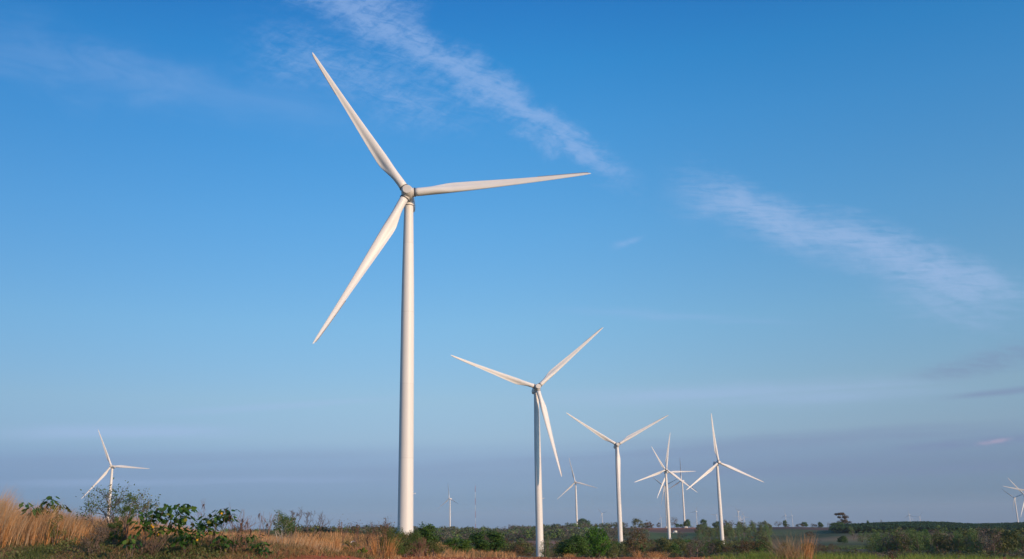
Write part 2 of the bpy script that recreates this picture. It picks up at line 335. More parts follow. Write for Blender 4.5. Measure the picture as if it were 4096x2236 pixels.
def fbm(x, y, seed, octs=4):
    out = 0; a = 1.; r = np.random.RandomState(seed)
    for o in range(octs):
        for k in range(4):
            th = r.rand()*6.28; ph = r.rand()*6.28; fq = (1.7**o)*(0.7+.6*r.rand())
            out = out+a*np.sin((x*math.cos(th)+y*math.sin(th))*fq+ph+1.3*np.sin((x*math.sin(th)-y*math.cos(th))*fq*.6+ph))
        a *= .55
    return out/4
def make_ground():
    az = np.concatenate([np.arange(-180, -34, 4.), np.arange(-34, 34, .22), np.arange(34, 180, 4.)])
    rr = np.concatenate([[1.5, 3, 6, 10, 15, 20, 25], np.arange(28, 42, .7), np.arange(42, 50, .22), np.arange(50, 60, .8), 60*1.045**np.arange(0, 131)])
    A, Rr = np.meshgrid(np.radians(az), rr); x = (Rr*np.sin(A)).ravel(); y = (Rr*np.cos(A)).ravel()
    z = terrain(x, y); d = np.hypot(x, y); px = srcx(x, y)
    cl = RS.rand(len(x)); z = z+np.where(d < 60, (cl-.5)*.075+.03*fbm(x*2.2, y*2.2, 3), 0)
    z = z+np.where((d < 60) & (px < 1500), .05*fbm(x*.8, y*.8, 5), 0)
    # base colours of soils and fields
    n1 = fbm(x*.5, y*.5, 21)*.5+.5; n2 = fbm(x/40., y/40., 22)*.5+.5; n3 = fbm(x/160., y/90., 23, 3)*.5+.5
    red = np.array([.66, .185, .065]); red2 = np.array([.42, .115, .045]); weed = np.array([.12, .11, .05]); dry = np.array([.36, .20, .11])
    c = red[None]*(n1[:, None])+red2[None]*(1-n1[:, None])
    wv = np.clip(smst(30, 34.5, y)*smst(1250, 800, px)*1.3*(.4+n1), 0, 1)*(y > 0)
    wv = np.maximum(wv, smst(51, 56, d)*(px < 1700)); wc = weed*.6+dry*.4
    c = c*(1-wv[:, None])+wc[None]*wv[:, None]
    far = smst(54, 80, d); scrub = np.array([.13, .095, .055]); gr = np.array([.10, .095, .04]); brown = np.array([.21, .125, .085]); straw = np.array([.20, .16, .09])
    fc = scrub*(1-n2[:, None])+gr*n2[:, None]
    def fld(px0, px1, d0, d1, colr, soft=.03):
        nonlocal fc
        ww = 60; m = smst(px0-ww, px0+ww*.2, px)*smst(px1+ww, px1-ww*.2, px)*smst(d0*(1-soft), d0, d)*smst(d1*(1+soft), d1, d)
        fc = fc*(1-m[:, None])+np.array(colr)[None]*m[:, None]
    fld(1960, 2290, 860, 905, (.22, .125, .09)); fld(2000, 2290, 985, 1090, (.24, .14, .105)); fld(2000, 2280, 910, 975, (.085, .10, .05))
    fld(2380, 2600, 1150, 1300, (.16, .11, .08)); fld(2400, 2560, 1350, 1450, (.06, .08, .035))
    fld(2520, 2830, 1560, 1950, (.060, .090, .032)); fld(2520, 2830, 1960, 2010, (.16, .12, .08)); fld(2440, 2950, 2015, 2160, (.105, .062, .042)); fld(2440, 2800, 2165, 2600, (.30, .11, .06))
    fld(2950, 3360, 1400, 2000, (.055, .078, .032)); fld(2900, 3360, 2010, 2600, (.085, .055, .042)); fld(2900, 2960, 1650, 1800, (.22, .12, .08))
    fld(3150, 4300, 1080, 1400, (.085, .095, .040)); fld(3230, 4300, 1330, 1390, (.17, .125, .07)); fld(3250, 3520, 950, 1075, (.060, .070, .035)); fld(3300, 3700, 850, 945, (.05, .06, .035))
    fld(3930, 4300, 700, 1000, (.13, .085, .055)); fld(3980, 4300, 1005, 1150, (.055, .07, .035))
    pl = smst(2400, 2700, d)[:, None]; fc = fc*(1-pl)+np.array([.10, .09, .06])[None]*pl
    fc = fc*(.95+.6*n3[:, None])*np.array([1.25, 1.15, 1.1])
    c = c*(1-far[:, None])+fc*far[:, None]
    n, m = len(rr), len(az); V = np.stack([x, y, z], 1); V = np.concatenate([V, [[0, 0, 0]]]); c = np.concatenate([c, [red]])
    i, j = np.meshgrid(np.arange(n-1), np.arange(m), indexing='ij'); j2 = (j+1) % m
    Q = np.stack([i*m+j, i*m+j2, (i+1)*m+j2, (i+1)*m+j], -1).reshape(-1, 4)[:, ::-1]
    T = np.array([(n*m, (k+1) % m, k) for k in range(m)])
    M, t, b = mat('soil_and_fields', .95, .1)
    g = t.node('ShaderNodeTexCoord').outputs['Object']; a = t.node('ShaderNodeAttribute', attribute_name='col').outputs['Color']
    f1 = t.noise(g, 3.0, 8, .7); f2 = t.noise(g, .05, 6, .6)
    k = t.m('MULTIPLY', t.m('ADD', f1, .5), t.m('ADD', t.m('MULTIPLY', f2, .8), .6))
    t.l.new(t.mix(1.0, a, t.vec(k, k, k), 'MULTIPLY'), b.inputs['Base Color'])
    bp = t.node('ShaderNodeBump'); bp.inputs['Strength'].default_value = .6; bp.inputs['Distance'].default_value = .06
    t.l.new(f1, bp.inputs['Height']); t.l.new(bp.outputs[0], b.inputs['Normal'])
    return obj('ground', mesh('ground', V, [Q, T], [M], smooth=True, col=c), kind='structure')
make_ground()

# ------------------------------------------------------------------ wind turbines
R, CONE, TILT, OV = 60.0, .040, .118316, 4.6
CHORD = [(0, 2.75), (.035, 2.75), (.08, 2.95), (.13, 3.6), (.18, 3.95), (.22, 4.0), (.3, 3.68), (.4, 3.2), (.5, 2.7), (.6, 2.25), (.7, 1.85), (.8, 1.5), (.9, 1.12), (.96, .82), (.99, .5), (1, .12)]
def blade_rings(n=24, stations=None):
    rs = stations if stations is not None else [0, .02, .04, .06, .08, .10, .12, .14, .16, .18, .2, .22, .25, .28, .32, .36, .42, .5, .58, .66, .74, .82, .9, .95, .98, .995, 1]
    out = []
    for q in rs:
        r = 2.45+q*(R-2.45); u = r/R
        c = np.interp(q, [a for a, _ in CHORD], [b for _, b in CHORD]); k = float(smst(.02, .20, q))
        tc = np.interp(q, [0, .1, .2, .35, .6, 1], [1, .75, .42, .27, .19, .14])
        th = np.arange(n)*2*math.pi/n
        s = .5*(1-np.cos(th)); sgn = np.where(th < math.pi, 1, -1)        # s=0 leading edge; + = suction side (+Y)
        yt = 5*tc*c*(.2969*np.sqrt(s)-.126*s-.3516*s**2+.2843*s**3-.1015*s**4)
        ya = np.where(sgn > 0, yt+.03*c*np.sin(math.pi*s), -yt*(.92)+.09*c*k*np.exp(-((s-.74)/.17)**2)*np.interp(q, [0, .15, .45, .8], [1, 1, .75, .25])*np.where(yt > 0, 1, 0))
        xa = c*(.32-s)
        xc = 1.375*np.cos(th); yc = 1.375*np.sin(th)
        x = xc*(1-k)+xa*k; y = yc*(1-k)+ya*k
        tw = -math.radians(np.interp(u, [0, .2, .4, .7, 1], [19, 14, 7, 3, 1]))*k   # leading edge turned towards the wind (-Y)
        ct, st = math.cos(tw), math.sin(tw); X = x*ct-y*st; Y = x*st+y*ct
        yb = -(CONE*r+(.107*R-CONE*R)*u*u)
        out.append(np.stack([X, Y+yb, np.full(n, r)], 1))
    return out
def blade_mesh(n=24):
    V, Fs = loft(blade_rings(n)); return mesh('blade', V, Fs, [M_WHITE], smooth=True)
def serration_mesh():
    st = np.linspace(.70, .985, 60); P = []
    rings_ = blade_rings(24, list(st)); V = []; Q = []
    for i, rg in enumerate(rings_):
        te = rg[12]; out_ = te+np.array([-.26 if i % 2 else -.10, .03, 0])
        V += [te+(.04, -.012, 0), te+(.04, .012, 0), out_+(0, .006, 0), out_+(0, -.006, 0)]
    for i in range(len(st)-1):
        for j in range(4): a, b = i*4+j, i*4+(j+1) % 4; Q.append((a, b, b+4, a+4))
    return mesh('serration', np.array(V), np.array(Q), [M_SERR])
def revolve(profile, axis, n=32, cap0=True, cap1=True):
    """profile (t, r) along unit axis"""
    axis = np.array(axis, float); a = np.cross(axis, (0, 0, 1.)) if abs(axis[2]) < .9 else np.cross(axis, (1., 0, 0)); a /= np.linalg.norm(a); b = np.cross(axis, a)
    th = np.arange(n)*2*math.pi/n
    return loft([axis*t+r*(np.cos(th)[:, None]*a+np.sin(th)[:, None]*b) for t, r in profile], cap0, cap1)
def bdir(a): return np.array([math.sin(a)*math.cos(CONE), -math.sin(CONE), math.cos(a)*math.cos(CONE)])
def hub_mesh():
    body = revolve([(-1.9, 1.5), (-1.7, 1.85), (-1.0, 2.05), (0, 2.12), (1.0, 2.02), (1.9, 1.78), (2.5, 1.6), (2.62, 1.45)], (0, -1, 0))
    st = [revolve([(.3, 1.56), (2.2, 1.50), (2.30, 1.46)], bdir(k*2*math.pi/3), 28) for k in range(3)]
    V, Fs = join([body]+st); return mesh('hub', V, Fs, [M_GREY], smooth=True)
def auto_smooth(me, ang=35):
    me.set_sharp_from_angle(angle=math.radians(ang)); return me
ME_BLADE = blade_mesh(); ME_SERR = serration_mesh()
ME_HUB = auto_smooth(hub_mesh())
V_, F_ = revolve([(2.55, 1.50), (2.86, 1.50), (2.93, 1.44), (2.95, 1.30)], (0, -1, 0), 36); ME_CAP = auto_smooth(mesh('hub_cap', V_, F_, [M_GREY], smooth=True), 30)
def ring_mesh(r0, r1, t0, t1, axis, m, name):
    V, Fs = revolve([(t0, r0), (t0, r1), (t1, r1), (t1, r0)], axis, 32, False, False); return mesh(name, V, Fs, [m])
ME_ROOT = ring_mesh(1.30, 1.56, 2.22, 2.44, (0, 0, 1), M_DARK, 'root_seal')
# nacelle: rounded box lofted along the shaft, its belly drawn in at the tail
NR = []
for t_, sw, sh, zo in [(-2.7, .62, .62, 0), (-2.2, .82, .84, 0), (-1, .95, .95, 0), (1, 1, 1, 0), (5, 1, 1, 0), (7, .98, .95, .05), (8, .92, .84, .15), (8.7, .78, .66, .25), (9.1, .55, .44, .32), (9.25, .2, .15, .35)]:
    th = np.arange(36)*2*math.pi/36; e = .62
    NR.append(np.stack([1.75*sw*np.sign(np.cos(th))*np.abs(np.cos(th))**e, np.full(36, t_), .15+zo+2.0*sh*np.sign(np.sin(th))*np.abs(np.sin(th))**e], 1))
V_, F_ = loft(NR); ME_NAC = mesh('nacelle', V_, F_, [M_WHITE], smooth=True)
V_, F_ = join([tube([(.5, 7.2, 2.0), (.5, 7.2, 3.7)], [.05, .05]), tube([(-.5, 7.2, 2.0), (-.5, 7.2, 3.5)], [.05, .05]), box(-.8, .8, 7.15, 7.25, 3.1, 3.2), box(.35, .65, 7.1, 7.3, 3.65, 3.9), box(-.62, -.38, 7.05, 7.35, 3.5, 3.65)])
ME_VANE = mesh('weather_mast', V_, F_, [M_STEEL])
V_, F_ = join([box(-1.2, 1.2, 4.6, 6.9, 2.05, 2.75)]); ME_COOL = mesh('cooler', V_, F_, [M_GREY])
# tower: unit height, radii measured from the photograph
TP = [(0, 2.42), (.1, 2.36), (.3, 2.28), (.5, 2.18), (.65, 2.08), (.75, 1.96), (.85, 1.78), (.93, 1.62), (1, 1.50)]
V_, F_ = loft([ring(r, z, 48) for z, r in TP]); ME_TOWER = mesh('tower', V_, F_, [M_TOWER], smooth=True)
ME_COLLAR = auto_smooth(mesh('yaw_collar', *loft([ring(1.52, -1.0, 40), ring(1.66, -.9, 40), ring(1.70, .35, 40), ring(1.45, .5, 40)]), [M_WHITE], smooth=True))
ME_SEAM = mesh('seam', *loft([ring(1.40, -1.14, 40), ring(1.60, -1.14, 40), ring(1.60, -1.0, 40), ring(1.40, -1.0, 40)]), [M_DARK])
ME_FLANGE = mesh('flange', *loft([ring(1.004, -.09, 48), ring(1.010, -.05, 48), ring(1.010, .05, 48), ring(1.004, .09, 48)], False, False), [M_WHITE], smooth=True)
ME_FOOT = mesh('foundation', *loft([ring(4.6, -2.5, 40), ring(4.4, .12, 40), ring(3.0, .42, 40)]), [M_WOODP])
V_, F_ = join([box(-.45, .45, -2.50, -2.30, 1.9, 4.0)]); ME_DOOR = mesh('door', V_, F_, [M_GREY])
st_ = [box(-.55, .55, -4.3+.3*i, -4.0+.3*i, -.2, .55+.27*i) for i in range(6)]
rail = [tube([(s*.6, -4.3, .5), (s*.6, -4.3, 1.5), (s*.6, -2.5, 3.0), (s*.6, -2.5, 1.9)], [.04]*4) for s in (-1, 1)]
V_, F_ = join(st_+rail); ME_STEP = mesh('steps', V_, F_, [M_STEEL])
V_, F_ = join([tube([(0, 0, 0), (1.5, 0, 0)], [.14, .12], 8), tube([(1.45, 0, -.1), (1.45, 0, .55)], [.16, .16], 8)]); ME_ARM = mesh('beacon_arm', V_, F_, [M_WHITE])

def tower_r(h): return float(np.interp(h, [a for a, _ in TP], [b for _, b in TP]))
def turbine(px_ax, y, zh, yaw, phase, label, detail=2, base_row=None, beacon=None, group='white wind turbines of the wind farm'):
    """px_ax: x of the tower axis; zh: height of the shaft above the eye at the tower; base on the terrain"""
    x = px_ax; z0 = tz(x, y)
    o = thing('wind_turbine', (x, y, z0-.1), label, 'wind turbine', group, yaw)
    hz = zh+EYE-z0+.1
    top = hz-1.75
    tw = obj('tower', ME_TOWER, o); tw.scale = (1, 1, top)
    hd = Matrix.Translation((0, 0, hz)) @ Matrix.Rotation(-TILT, 4, 'X')       # local frame: Y back along the shaft, tilted
    # rotation about X by -TILT sends -Y (forward) upward
    def put(name, me, mtx): q = obj(name, me, o); q.matrix_local = mtx; return q
    nac = put('nacelle', ME_NAC, hd)
    rc = hd @ Matrix.Translation((0, -OV, 0)) @ Matrix.Rotation(phase, 4, 'Y')
    hub = put('hub', ME_HUB, rc)
    if detail: q = obj('hub_cap', ME_CAP, hub)
    for k in range(3):
        m = rc @ Matrix.Rotation(k*2*math.pi/3, 4, 'Y'); b = put('blade', ME_BLADE, m)
        if detail > 1:
            s = obj('root_seal', ME_ROOT, b); s.matrix_local = Matrix.Rotation(CONE, 4, 'X')
            obj('serration', ME_SERR, b)
    if detail:
        far = y > 1000
        c = put('yaw_collar', ME_COLLAR, Matrix.Translation((0, 0, top+.35)))
        obj('seam', ME_SEAM, c)
        obj('cooler', ME_COOL, nac); obj('weather_mast', ME_VANE, nac)
        put('foundation', ME_FOOT, Matrix.Translation((0, 0, -.1)))
        da = -2.2 if y < 400 else .5
        put('door', ME_DOOR, Matrix.Rotation(da, 4, 'Z')); put('steps', ME_STEP, Matrix.Rotation(da, 4, 'Z'))
    if detail > 1:
        for h in (13.5, 38, 68):
            r = tower_r(h/top); put('flange', ME_FLANGE, Matrix.Translation((0, 0, h)) @ Matrix.Diagonal((r, r, 1, 1)))
    if beacon is not None:
        put('beacon_arm', ME_ARM, Matrix.Translation((tower_r(beacon/top)-.1, 0, beacon)) @ Matrix.Scale(.5 if beacon < 20 else .9, 4))
    return o
TB = [
 (-33.9, 300.2, 104.8, .031, -.579, 'tallest and nearest white wind turbine, left of centre', 2, 12.5),
 (14.5, 619.6, 83.7, .158, .854, 'second largest white wind turbine, one blade hanging beside its own tower', 2, 37),
 (101.8, 965.4, 72.1, .078, -1.011, 'third largest white wind turbine, blades in a Y with one along its tower', 2, None),
 (145.0, 2346.9, 89.8, -.314, -.23, 'slender white wind turbine standing between the second and third largest ones', 1, None),
 (243.3, 1569.5, 77.0, .115, .172, 'frontmost of the three overlapping white wind turbines right of the third largest', 1, None),
 (304.1, 1955.6, 90.6, .224, 1.559, 'middle one of three overlapping wind turbines, one blade pointing level to the right', 1, None),
 (455.4, 2969.7, 96.5, -.641, 1.182, 'smallest of three overlapping wind turbines, its upper blades dark in shade', 1, None),
 (438.7, 2560.3, 97.1, -.737, -.007, 'wind turbine with a dark blade straight up, foot behind a round ridge tree', 1, None),
 (248.0, 1189.6, 65.7, .24, -.08, 'large white wind turbine with its foot behind the green grass, right of centre', 2, None),
 (-603.2, 1446.6, 90.2, .024, 1.673, 'lone white wind turbine at the far left behind the leafless shrub on the bank', 1, None),
 (1905.0, 3734.4, 55.7, -.797, -.859, 'white wind turbine near the right edge of the picture with two dark upper blades', 1, None),
 (-247.9, 3672.7, 88.4, -.674, -.13, 'small white wind turbine beside the thin mast, right of the tallest tower', 1, None)]
for a in TB: turbine(*a[:7], beacon=a[7])
G = 'tiny far-off wind turbines along the horizon'
for x, y, z, yaw, ph, lab in [
 (690.1, 7862.9, 52.2, -.698, -.769, 'tiny wind turbine on the horizon between the mid one and the third largest'),
 (1348.5, 7334.9, 51.5, -.929, .349, 'tiny wind turbine right of the dense round ridge tree, dark blade pointing left'),
 (1782.1, 8719.4, 27.4, -.659, .652, 'tiny wind turbine touching the left side of the large right-hand tower'),
 (1605.8, 7080.7, 45.5, -1.228, -.827, 'tallest of the cluster of three tiny turbines right of the large right-hand tower'),
 (2236.1, 9790.7, 7.9, -.294, .719, 'lowest of the cluster of three tiny turbines right of the large right-hand tower'),
 (2042.9, 8788.0, 5.8, -.429, 1.708, 'rightmost of the cluster of three tiny turbines right of the large right-hand tower'),
 (1404.0, 9507.7, 15.6, -.629, -.353, 'tiny wind turbine on the horizon just left of the frontmost overlapping tower'),
 (2452.0, 8929.7, 15.8, -1.036, -.024, 'left one of the pair of tiny turbines above the right-hand field crest'),
 (2691.9, 9571.6, 9.9, -1.07, -.06, 'right one of the pair of tiny turbines above the right-hand field crest'),
 (3364.6, 8396.3, .6, -1.014, -.097, 'left one of the three tiny turbines behind the dark plantation'),
 (5188.9, 12865.0, -51.0, -1.091, 1.866, 'smallest tiny turbine, middle one of the three behind the dark plantation'),
 (3765.4, 9164.8, -22.2, -.861, .664, 'right one of the three tiny turbines behind the dark plantation')]:
    turbine(x, y, z, yaw, ph, lab, 0, group=G)
# two at the very right edge, cut by the frame
p = at(4100, 1984, 2900); turbine(p.x, p.y, p.z-EYE, -.22, -.66, 'wind turbine cut by the right edge, lit blades pointing up left and down', 1)
p = at(4134, 1968, 2330); turbine(p.x, p.y, p.z-EYE, -.3, -1.36, 'wind turbine beyond the right edge of which only one level blade shows', 1)

# ------------------------------------------------------------------ vegetation generators
def rnd_dir(n):
    v = RS.normal(size=(n, 3)); return v/np.linalg.norm(v, axis=1)[:, None]
def leaf_quads(P, N, size, asp=.55, droop=0.0):
    """one diamond-shaped leaf (2 triangles folded) per point P, facing N"""
    n = len(P); r = rnd_dir(n); T = np.cross(N, r); T /= np.linalg.norm(T, axis=1)[:, None]+1e-9; B = np.cross(N, T)
    T[:, 2] -= droop; s = (np.asarray(size)*(0.6+.8*RS.rand(n)))[:, None]
    V = np.stack([P-T*s*.5, P+B*s*asp*.5+N*s*.08, P+T*s*.5, P-B*s*asp*.5+N*s*.08], 1).reshape(-1, 3)
    i = np.arange(n)[:, None]*4; return V, [np.concatenate([i+np.array([[0, 1, 2]]), i+np.array([[0, 2, 3]])])]
def leafV(F_, v): return np.concatenate([v, v])
def crown(clumps, leaves, size, asp=.6, jitter=.35, hollow=.55, droop=0.0, vjit=.35):
    """clumps: (k,4) centre+radius.  leaves spread on the shells of the clumps; each clump gets its own tone"""
    Ps = []; Ns = []; vs = []
    for c in clumps:
        n = max(4, int(leaves*RS.uniform(.7, 1.3))); d = rnd_dir(n); rr = c[3]*(hollow+(1-hollow)*RS.rand(n)**.5)*(1+.25*RS.normal(size=n)*.6)
        Ps.append(c[:3]+d*rr[:, None]*np.array([1, 1, .85])); nn = d+jitter*RS.normal(size=(n, 3))*1.2+np.array([0, 0, .35]); Ns.append(nn/np.linalg.norm(nn, axis=1)[:, None])
        vs.append(np.clip(RS.rand()*.6+.2+vjit*(RS.rand(n)-.5), 0, 1))
    P = np.concatenate(Ps); N = np.concatenate(Ns); v = np.concatenate(vs)
    V, Fs = leaf_quads(P, N, size, asp, droop); return V, Fs, np.concatenate([v, v])
def ell_clumps(k, c, r, cr, flat=1.0, low=-.4):
    out = []
    while len(out) < k:
        d = rnd_dir(1)[0]
        if d[2] < low: continue
        q = RS.uniform(.45, .92); out.append([c[0]+d[0]*r[0]*q, c[1]+d[1]*r[1]*q, c[2]+d[2]*r[2]*q, cr*RS.uniform(.65, 1.3)])
    return np.array(out)
def skeleton(base, direction, length, radius, depth, split=3, spread=.6, shrink=.72, up=.15, rng=None, segs=3, droop=0.0):
    """list of (pts, radii) and list of tips"""
    rng = rng or RS; out = []; tips = []
    def go(p, d, L, r, dep):
        pts = [p]; rad = [r]; q = np.array(p, float)
        for i in range(segs):
            d = d+rng.normal(size=3)*.13+np.array([0, 0, up*.3-droop*.2]); d /= np.linalg.norm(d); q = q+d*L/segs; pts.append(q.copy()); rad.append(r*(1-.4*(i+1)/segs))
        out.append((pts, rad))
        if dep == 0: tips.append(q); return
        for k in range(split if rng.rand() < .8 else split-1):
            nd = d+rng.normal(size=3)*spread+np.array([0, 0, up]); nd /= np.linalg.norm(nd)
            j = rng.randint(max(1, segs-1), segs+1); go(pts[j], nd, L*shrink*rng.uniform(.75, 1.2), rad[j]*.72, dep-1)
    go(np.array(base, float), np.array(direction, float)/np.linalg.norm(direction), length, radius, depth)
    return out, tips
def sk_mesh(name, sk, m, n=4):
    V, Fs = join([tube(p, r, n) for p, r in sk]); return mesh(name, V, Fs, [m], smooth=False)

# ---- tree prototypes, 1 m tall, base at the origin
PROTO = {}
def proto(key, crown_me, trunk_me): PROTO[key] = (crown_me, trunk_me)
def cm(name, parts, m):
    V = []; T = []; v = []; o = 0
    for a, f, t in parts: V.append(a); T.append(f[0]+o); v.append(t); o += len(a)
    return mesh(name, np.concatenate(V), np.concatenate(T), [m], v=np.concatenate(v))
def build_tree(key, m, bm, k, leaves, size, c, r, cr, trunk=True, low=-.4, hollow=.55, droop=0.0, spread=.55, depth=2, asp=.6):
    cl = ell_clumps(k, c, r, cr, low=low)
    me = cm('crown', [crown(cl, leaves, size, asp, hollow=hollow, droop=droop)], m)
    sk, tips = skeleton((0, 0, -.12), (RS.normal()*.05, RS.normal()*.05, 1), c[2]*.75+.12, .022, depth, 4, spread, .55, .25)
    proto(key, me, sk_mesh('trunk', sk, bm))
for i in range(3):
    build_tree(f'round{i}', L_DARK, M_BARK, 62, 95, .045, (0, 0, .48), (.48, .48, .48), .13, low=-.9)
    build_tree(f'broad{i}', L_OLIVE, M_BARK, 38, 50, .055, (0, 0, .50), (.46, .46, .46), .13, low=-.85)
    build_tree(f'brown{i}', L_BROWN, M_TWIG, 38, 42, .045, (0, 0, .50), (.46, .46, .48), .13, hollow=.2, low=-.9)
    build_tree(f'grey{i}', L_GREYB, M_TWIG, 36, 26, .040, (0, 0, .53), (.42, .42, .44), .13, hollow=.1, low=-.8)
    build_tree(f'bright{i}', L_BRIGHT, M_BARK, 52, 85, .045, (0, 0, .50), (.46, .46, .47), .13, low=-.85)
    # eucalyptus: several upright plumes
    cl = []
    for q in range(5):
        x, y = RS.normal(size=2)*.12; h = RS.uniform(.75, 1.0)
        for z in np.linspace(.14, h-.06, 8): cl.append([x+RS.normal()*.04, y+RS.normal()*.04, z, .11*(1.15-.6*abs(z-.5))])
    me = cm('crown', [crown(np.array(cl), 34, .045, .35, hollow=.3, droop=.5)], L_EUC)
    sk = []
    for q in range(4): sk += [([(0, 0, -.1), (RS.normal()*.04, RS.normal()*.04, .3), (RS.normal()*.12, RS.normal()*.12, .8)], [.018, .014, .004])]
    proto(f'euc{i}', me, sk_mesh('trunk', sk, M_BARK))
    # bare, fine-twigged tree
    sk, tips = skeleton((0, 0, -.1), (.05*RS.normal(), .05*RS.normal(), 1), .34, .020, 4, 3, .42, .72, .28, segs=3)
    big = [s_ for s_ in sk if s_[1][0] > .009]; fine = [s_ for s_ in sk if s_[1][0] <= .009]
    proto(f'bare{i}', sk_mesh('branches', fine, M_TWIG, 3), sk_mesh('trunk', big, M_TWIG))
# low bush
for i in range(2):
    build_tree(f'bush{i}', L_OLIVE, M_TWIG, 22, 55, .07, (0, 0, .42), (.75, .75, .48), .2, low=-.2)
    build_tree(f'gbush{i}', L_FEATH, M_TWIG, 24, 60, .06, (0, 0, .42), (.7, .7, .5), .2, low=-.2)
# wide old tree with a flat, tiered top
cl = np.concatenate([ell_clumps(14, (-.08, 0, .90), (.30, .3, .08), .09), ell_clumps(12, (.06, 0, .70), (.30, .3, .12), .10), ell_clumps(16, (.12, 0, .42), (.34, .34, .2), .12)])
sk, _ = skeleton((0, 0, -.1), (0, 0, 1), .6, .03, 2, 4, .6, .5, .3)
proto('tiered0', cm('crown', [crown(cl, 90, .045)], L_BROWN), sk_mesh('trunk', sk, M_BARK))
# plantation tree: domed top on a thin stem
for i in range(3):
    build_tree(f'plant{i}', L_PLANT, M_BARK, 14, 26, .085, (0, 0, .66), (.42, .42, .30), .15, low=-.5, depth=1)
KINDN = {'round': 'evergreen_tree', 'broad': 'olive_green_tree', 'brown': 'brown_leaved_tree', 'grey': 'grey_brown_tree', 'bright': 'bright_green_tree', 'euc': 'eucalyptus_tree', 'bare': 'bare_tree', 'bush': 'bush', 'gbush': 'feathery_bush', 'tiered': 'spreading_tree', 'plant': 'plantation_tree'}
CAT = {'bush': 'bush', 'gbush': 'bush'}
def tree(kind, x, y, h, label, group=None, wr=1.0, rot=None, sink=0.0):
    base = kind.rstrip('0123456789')
    if kind not in PROTO: kind = kind+str(RS.randint(2 if base in ('bush', 'gbush') else (1 if base == 'tiered' else 3)))
    me, tr = PROTO[kind]
    o = thing(KINDN[base], (x, y, tz(x, y)-sink), label, CAT.get(base, 'tree'), group, RS.rand()*6.28 if rot is None else rot, (h*wr, h*wr, h))
    obj(me.name.split('.')[0], me, o); obj('trunk', tr, o); return o
def solve_d(px, top, h, d0, d1):
    """distance at which a tree of height h standing on the terrain reaches photo row top"""
    D = np.geomspace(d0, d1, 160); v = ray(px, float(top)); z = EYE+v[2]*D
    g = terrain(v[0]*D, v[1]*D); e = np.abs(z-g-h)/np.sqrt(D); i = int(np.argmin(e)); return D[i], v, float(z[i]-g[i])
def base_d(px, row, d0, d1):
    D = np.geomspace(d0, d1, 400); v = ray(px, 2110.); z = terrain(v[0]*D, v[1]*D)
    P = np.stack([v[0]*D, v[1]*D, z-EYE], 1); r = CY-F*(P@upv)/(P@fw)
    k = np.nonzero(r <= row)[0]; return D[k[0]] if len(k) else D[int(np.argmin(r))]
def tree_at(kind, px, top, width, h, d0, d1, label, group=None, rot=None, base=None):
    d, v, hh = solve_d(px, top, h, d0, d1)
    if base: d = base_d(px, base, d0, d1); v = ray(px, float(top)); hh = EYE+v[2]*d-tz(v[0]*d, v[1]*d); hh = max(hh, .5)
    wm = width/F*d*1.2; hh *= 1.08; base = kind.rstrip('0123456789')
    nat = {'round': .95, 'broad': .95, 'brown': .92, 'grey': .85, 'bright': .95, 'euc': .62, 'bare': .75, 'bush': 1.8, 'gbush': 1.7, 'tiered': .85, 'plant': 1.0}[base]
    return tree(kind, v[0]*d, v[1]*d, hh, label, group, wm/(hh*nat), rot)

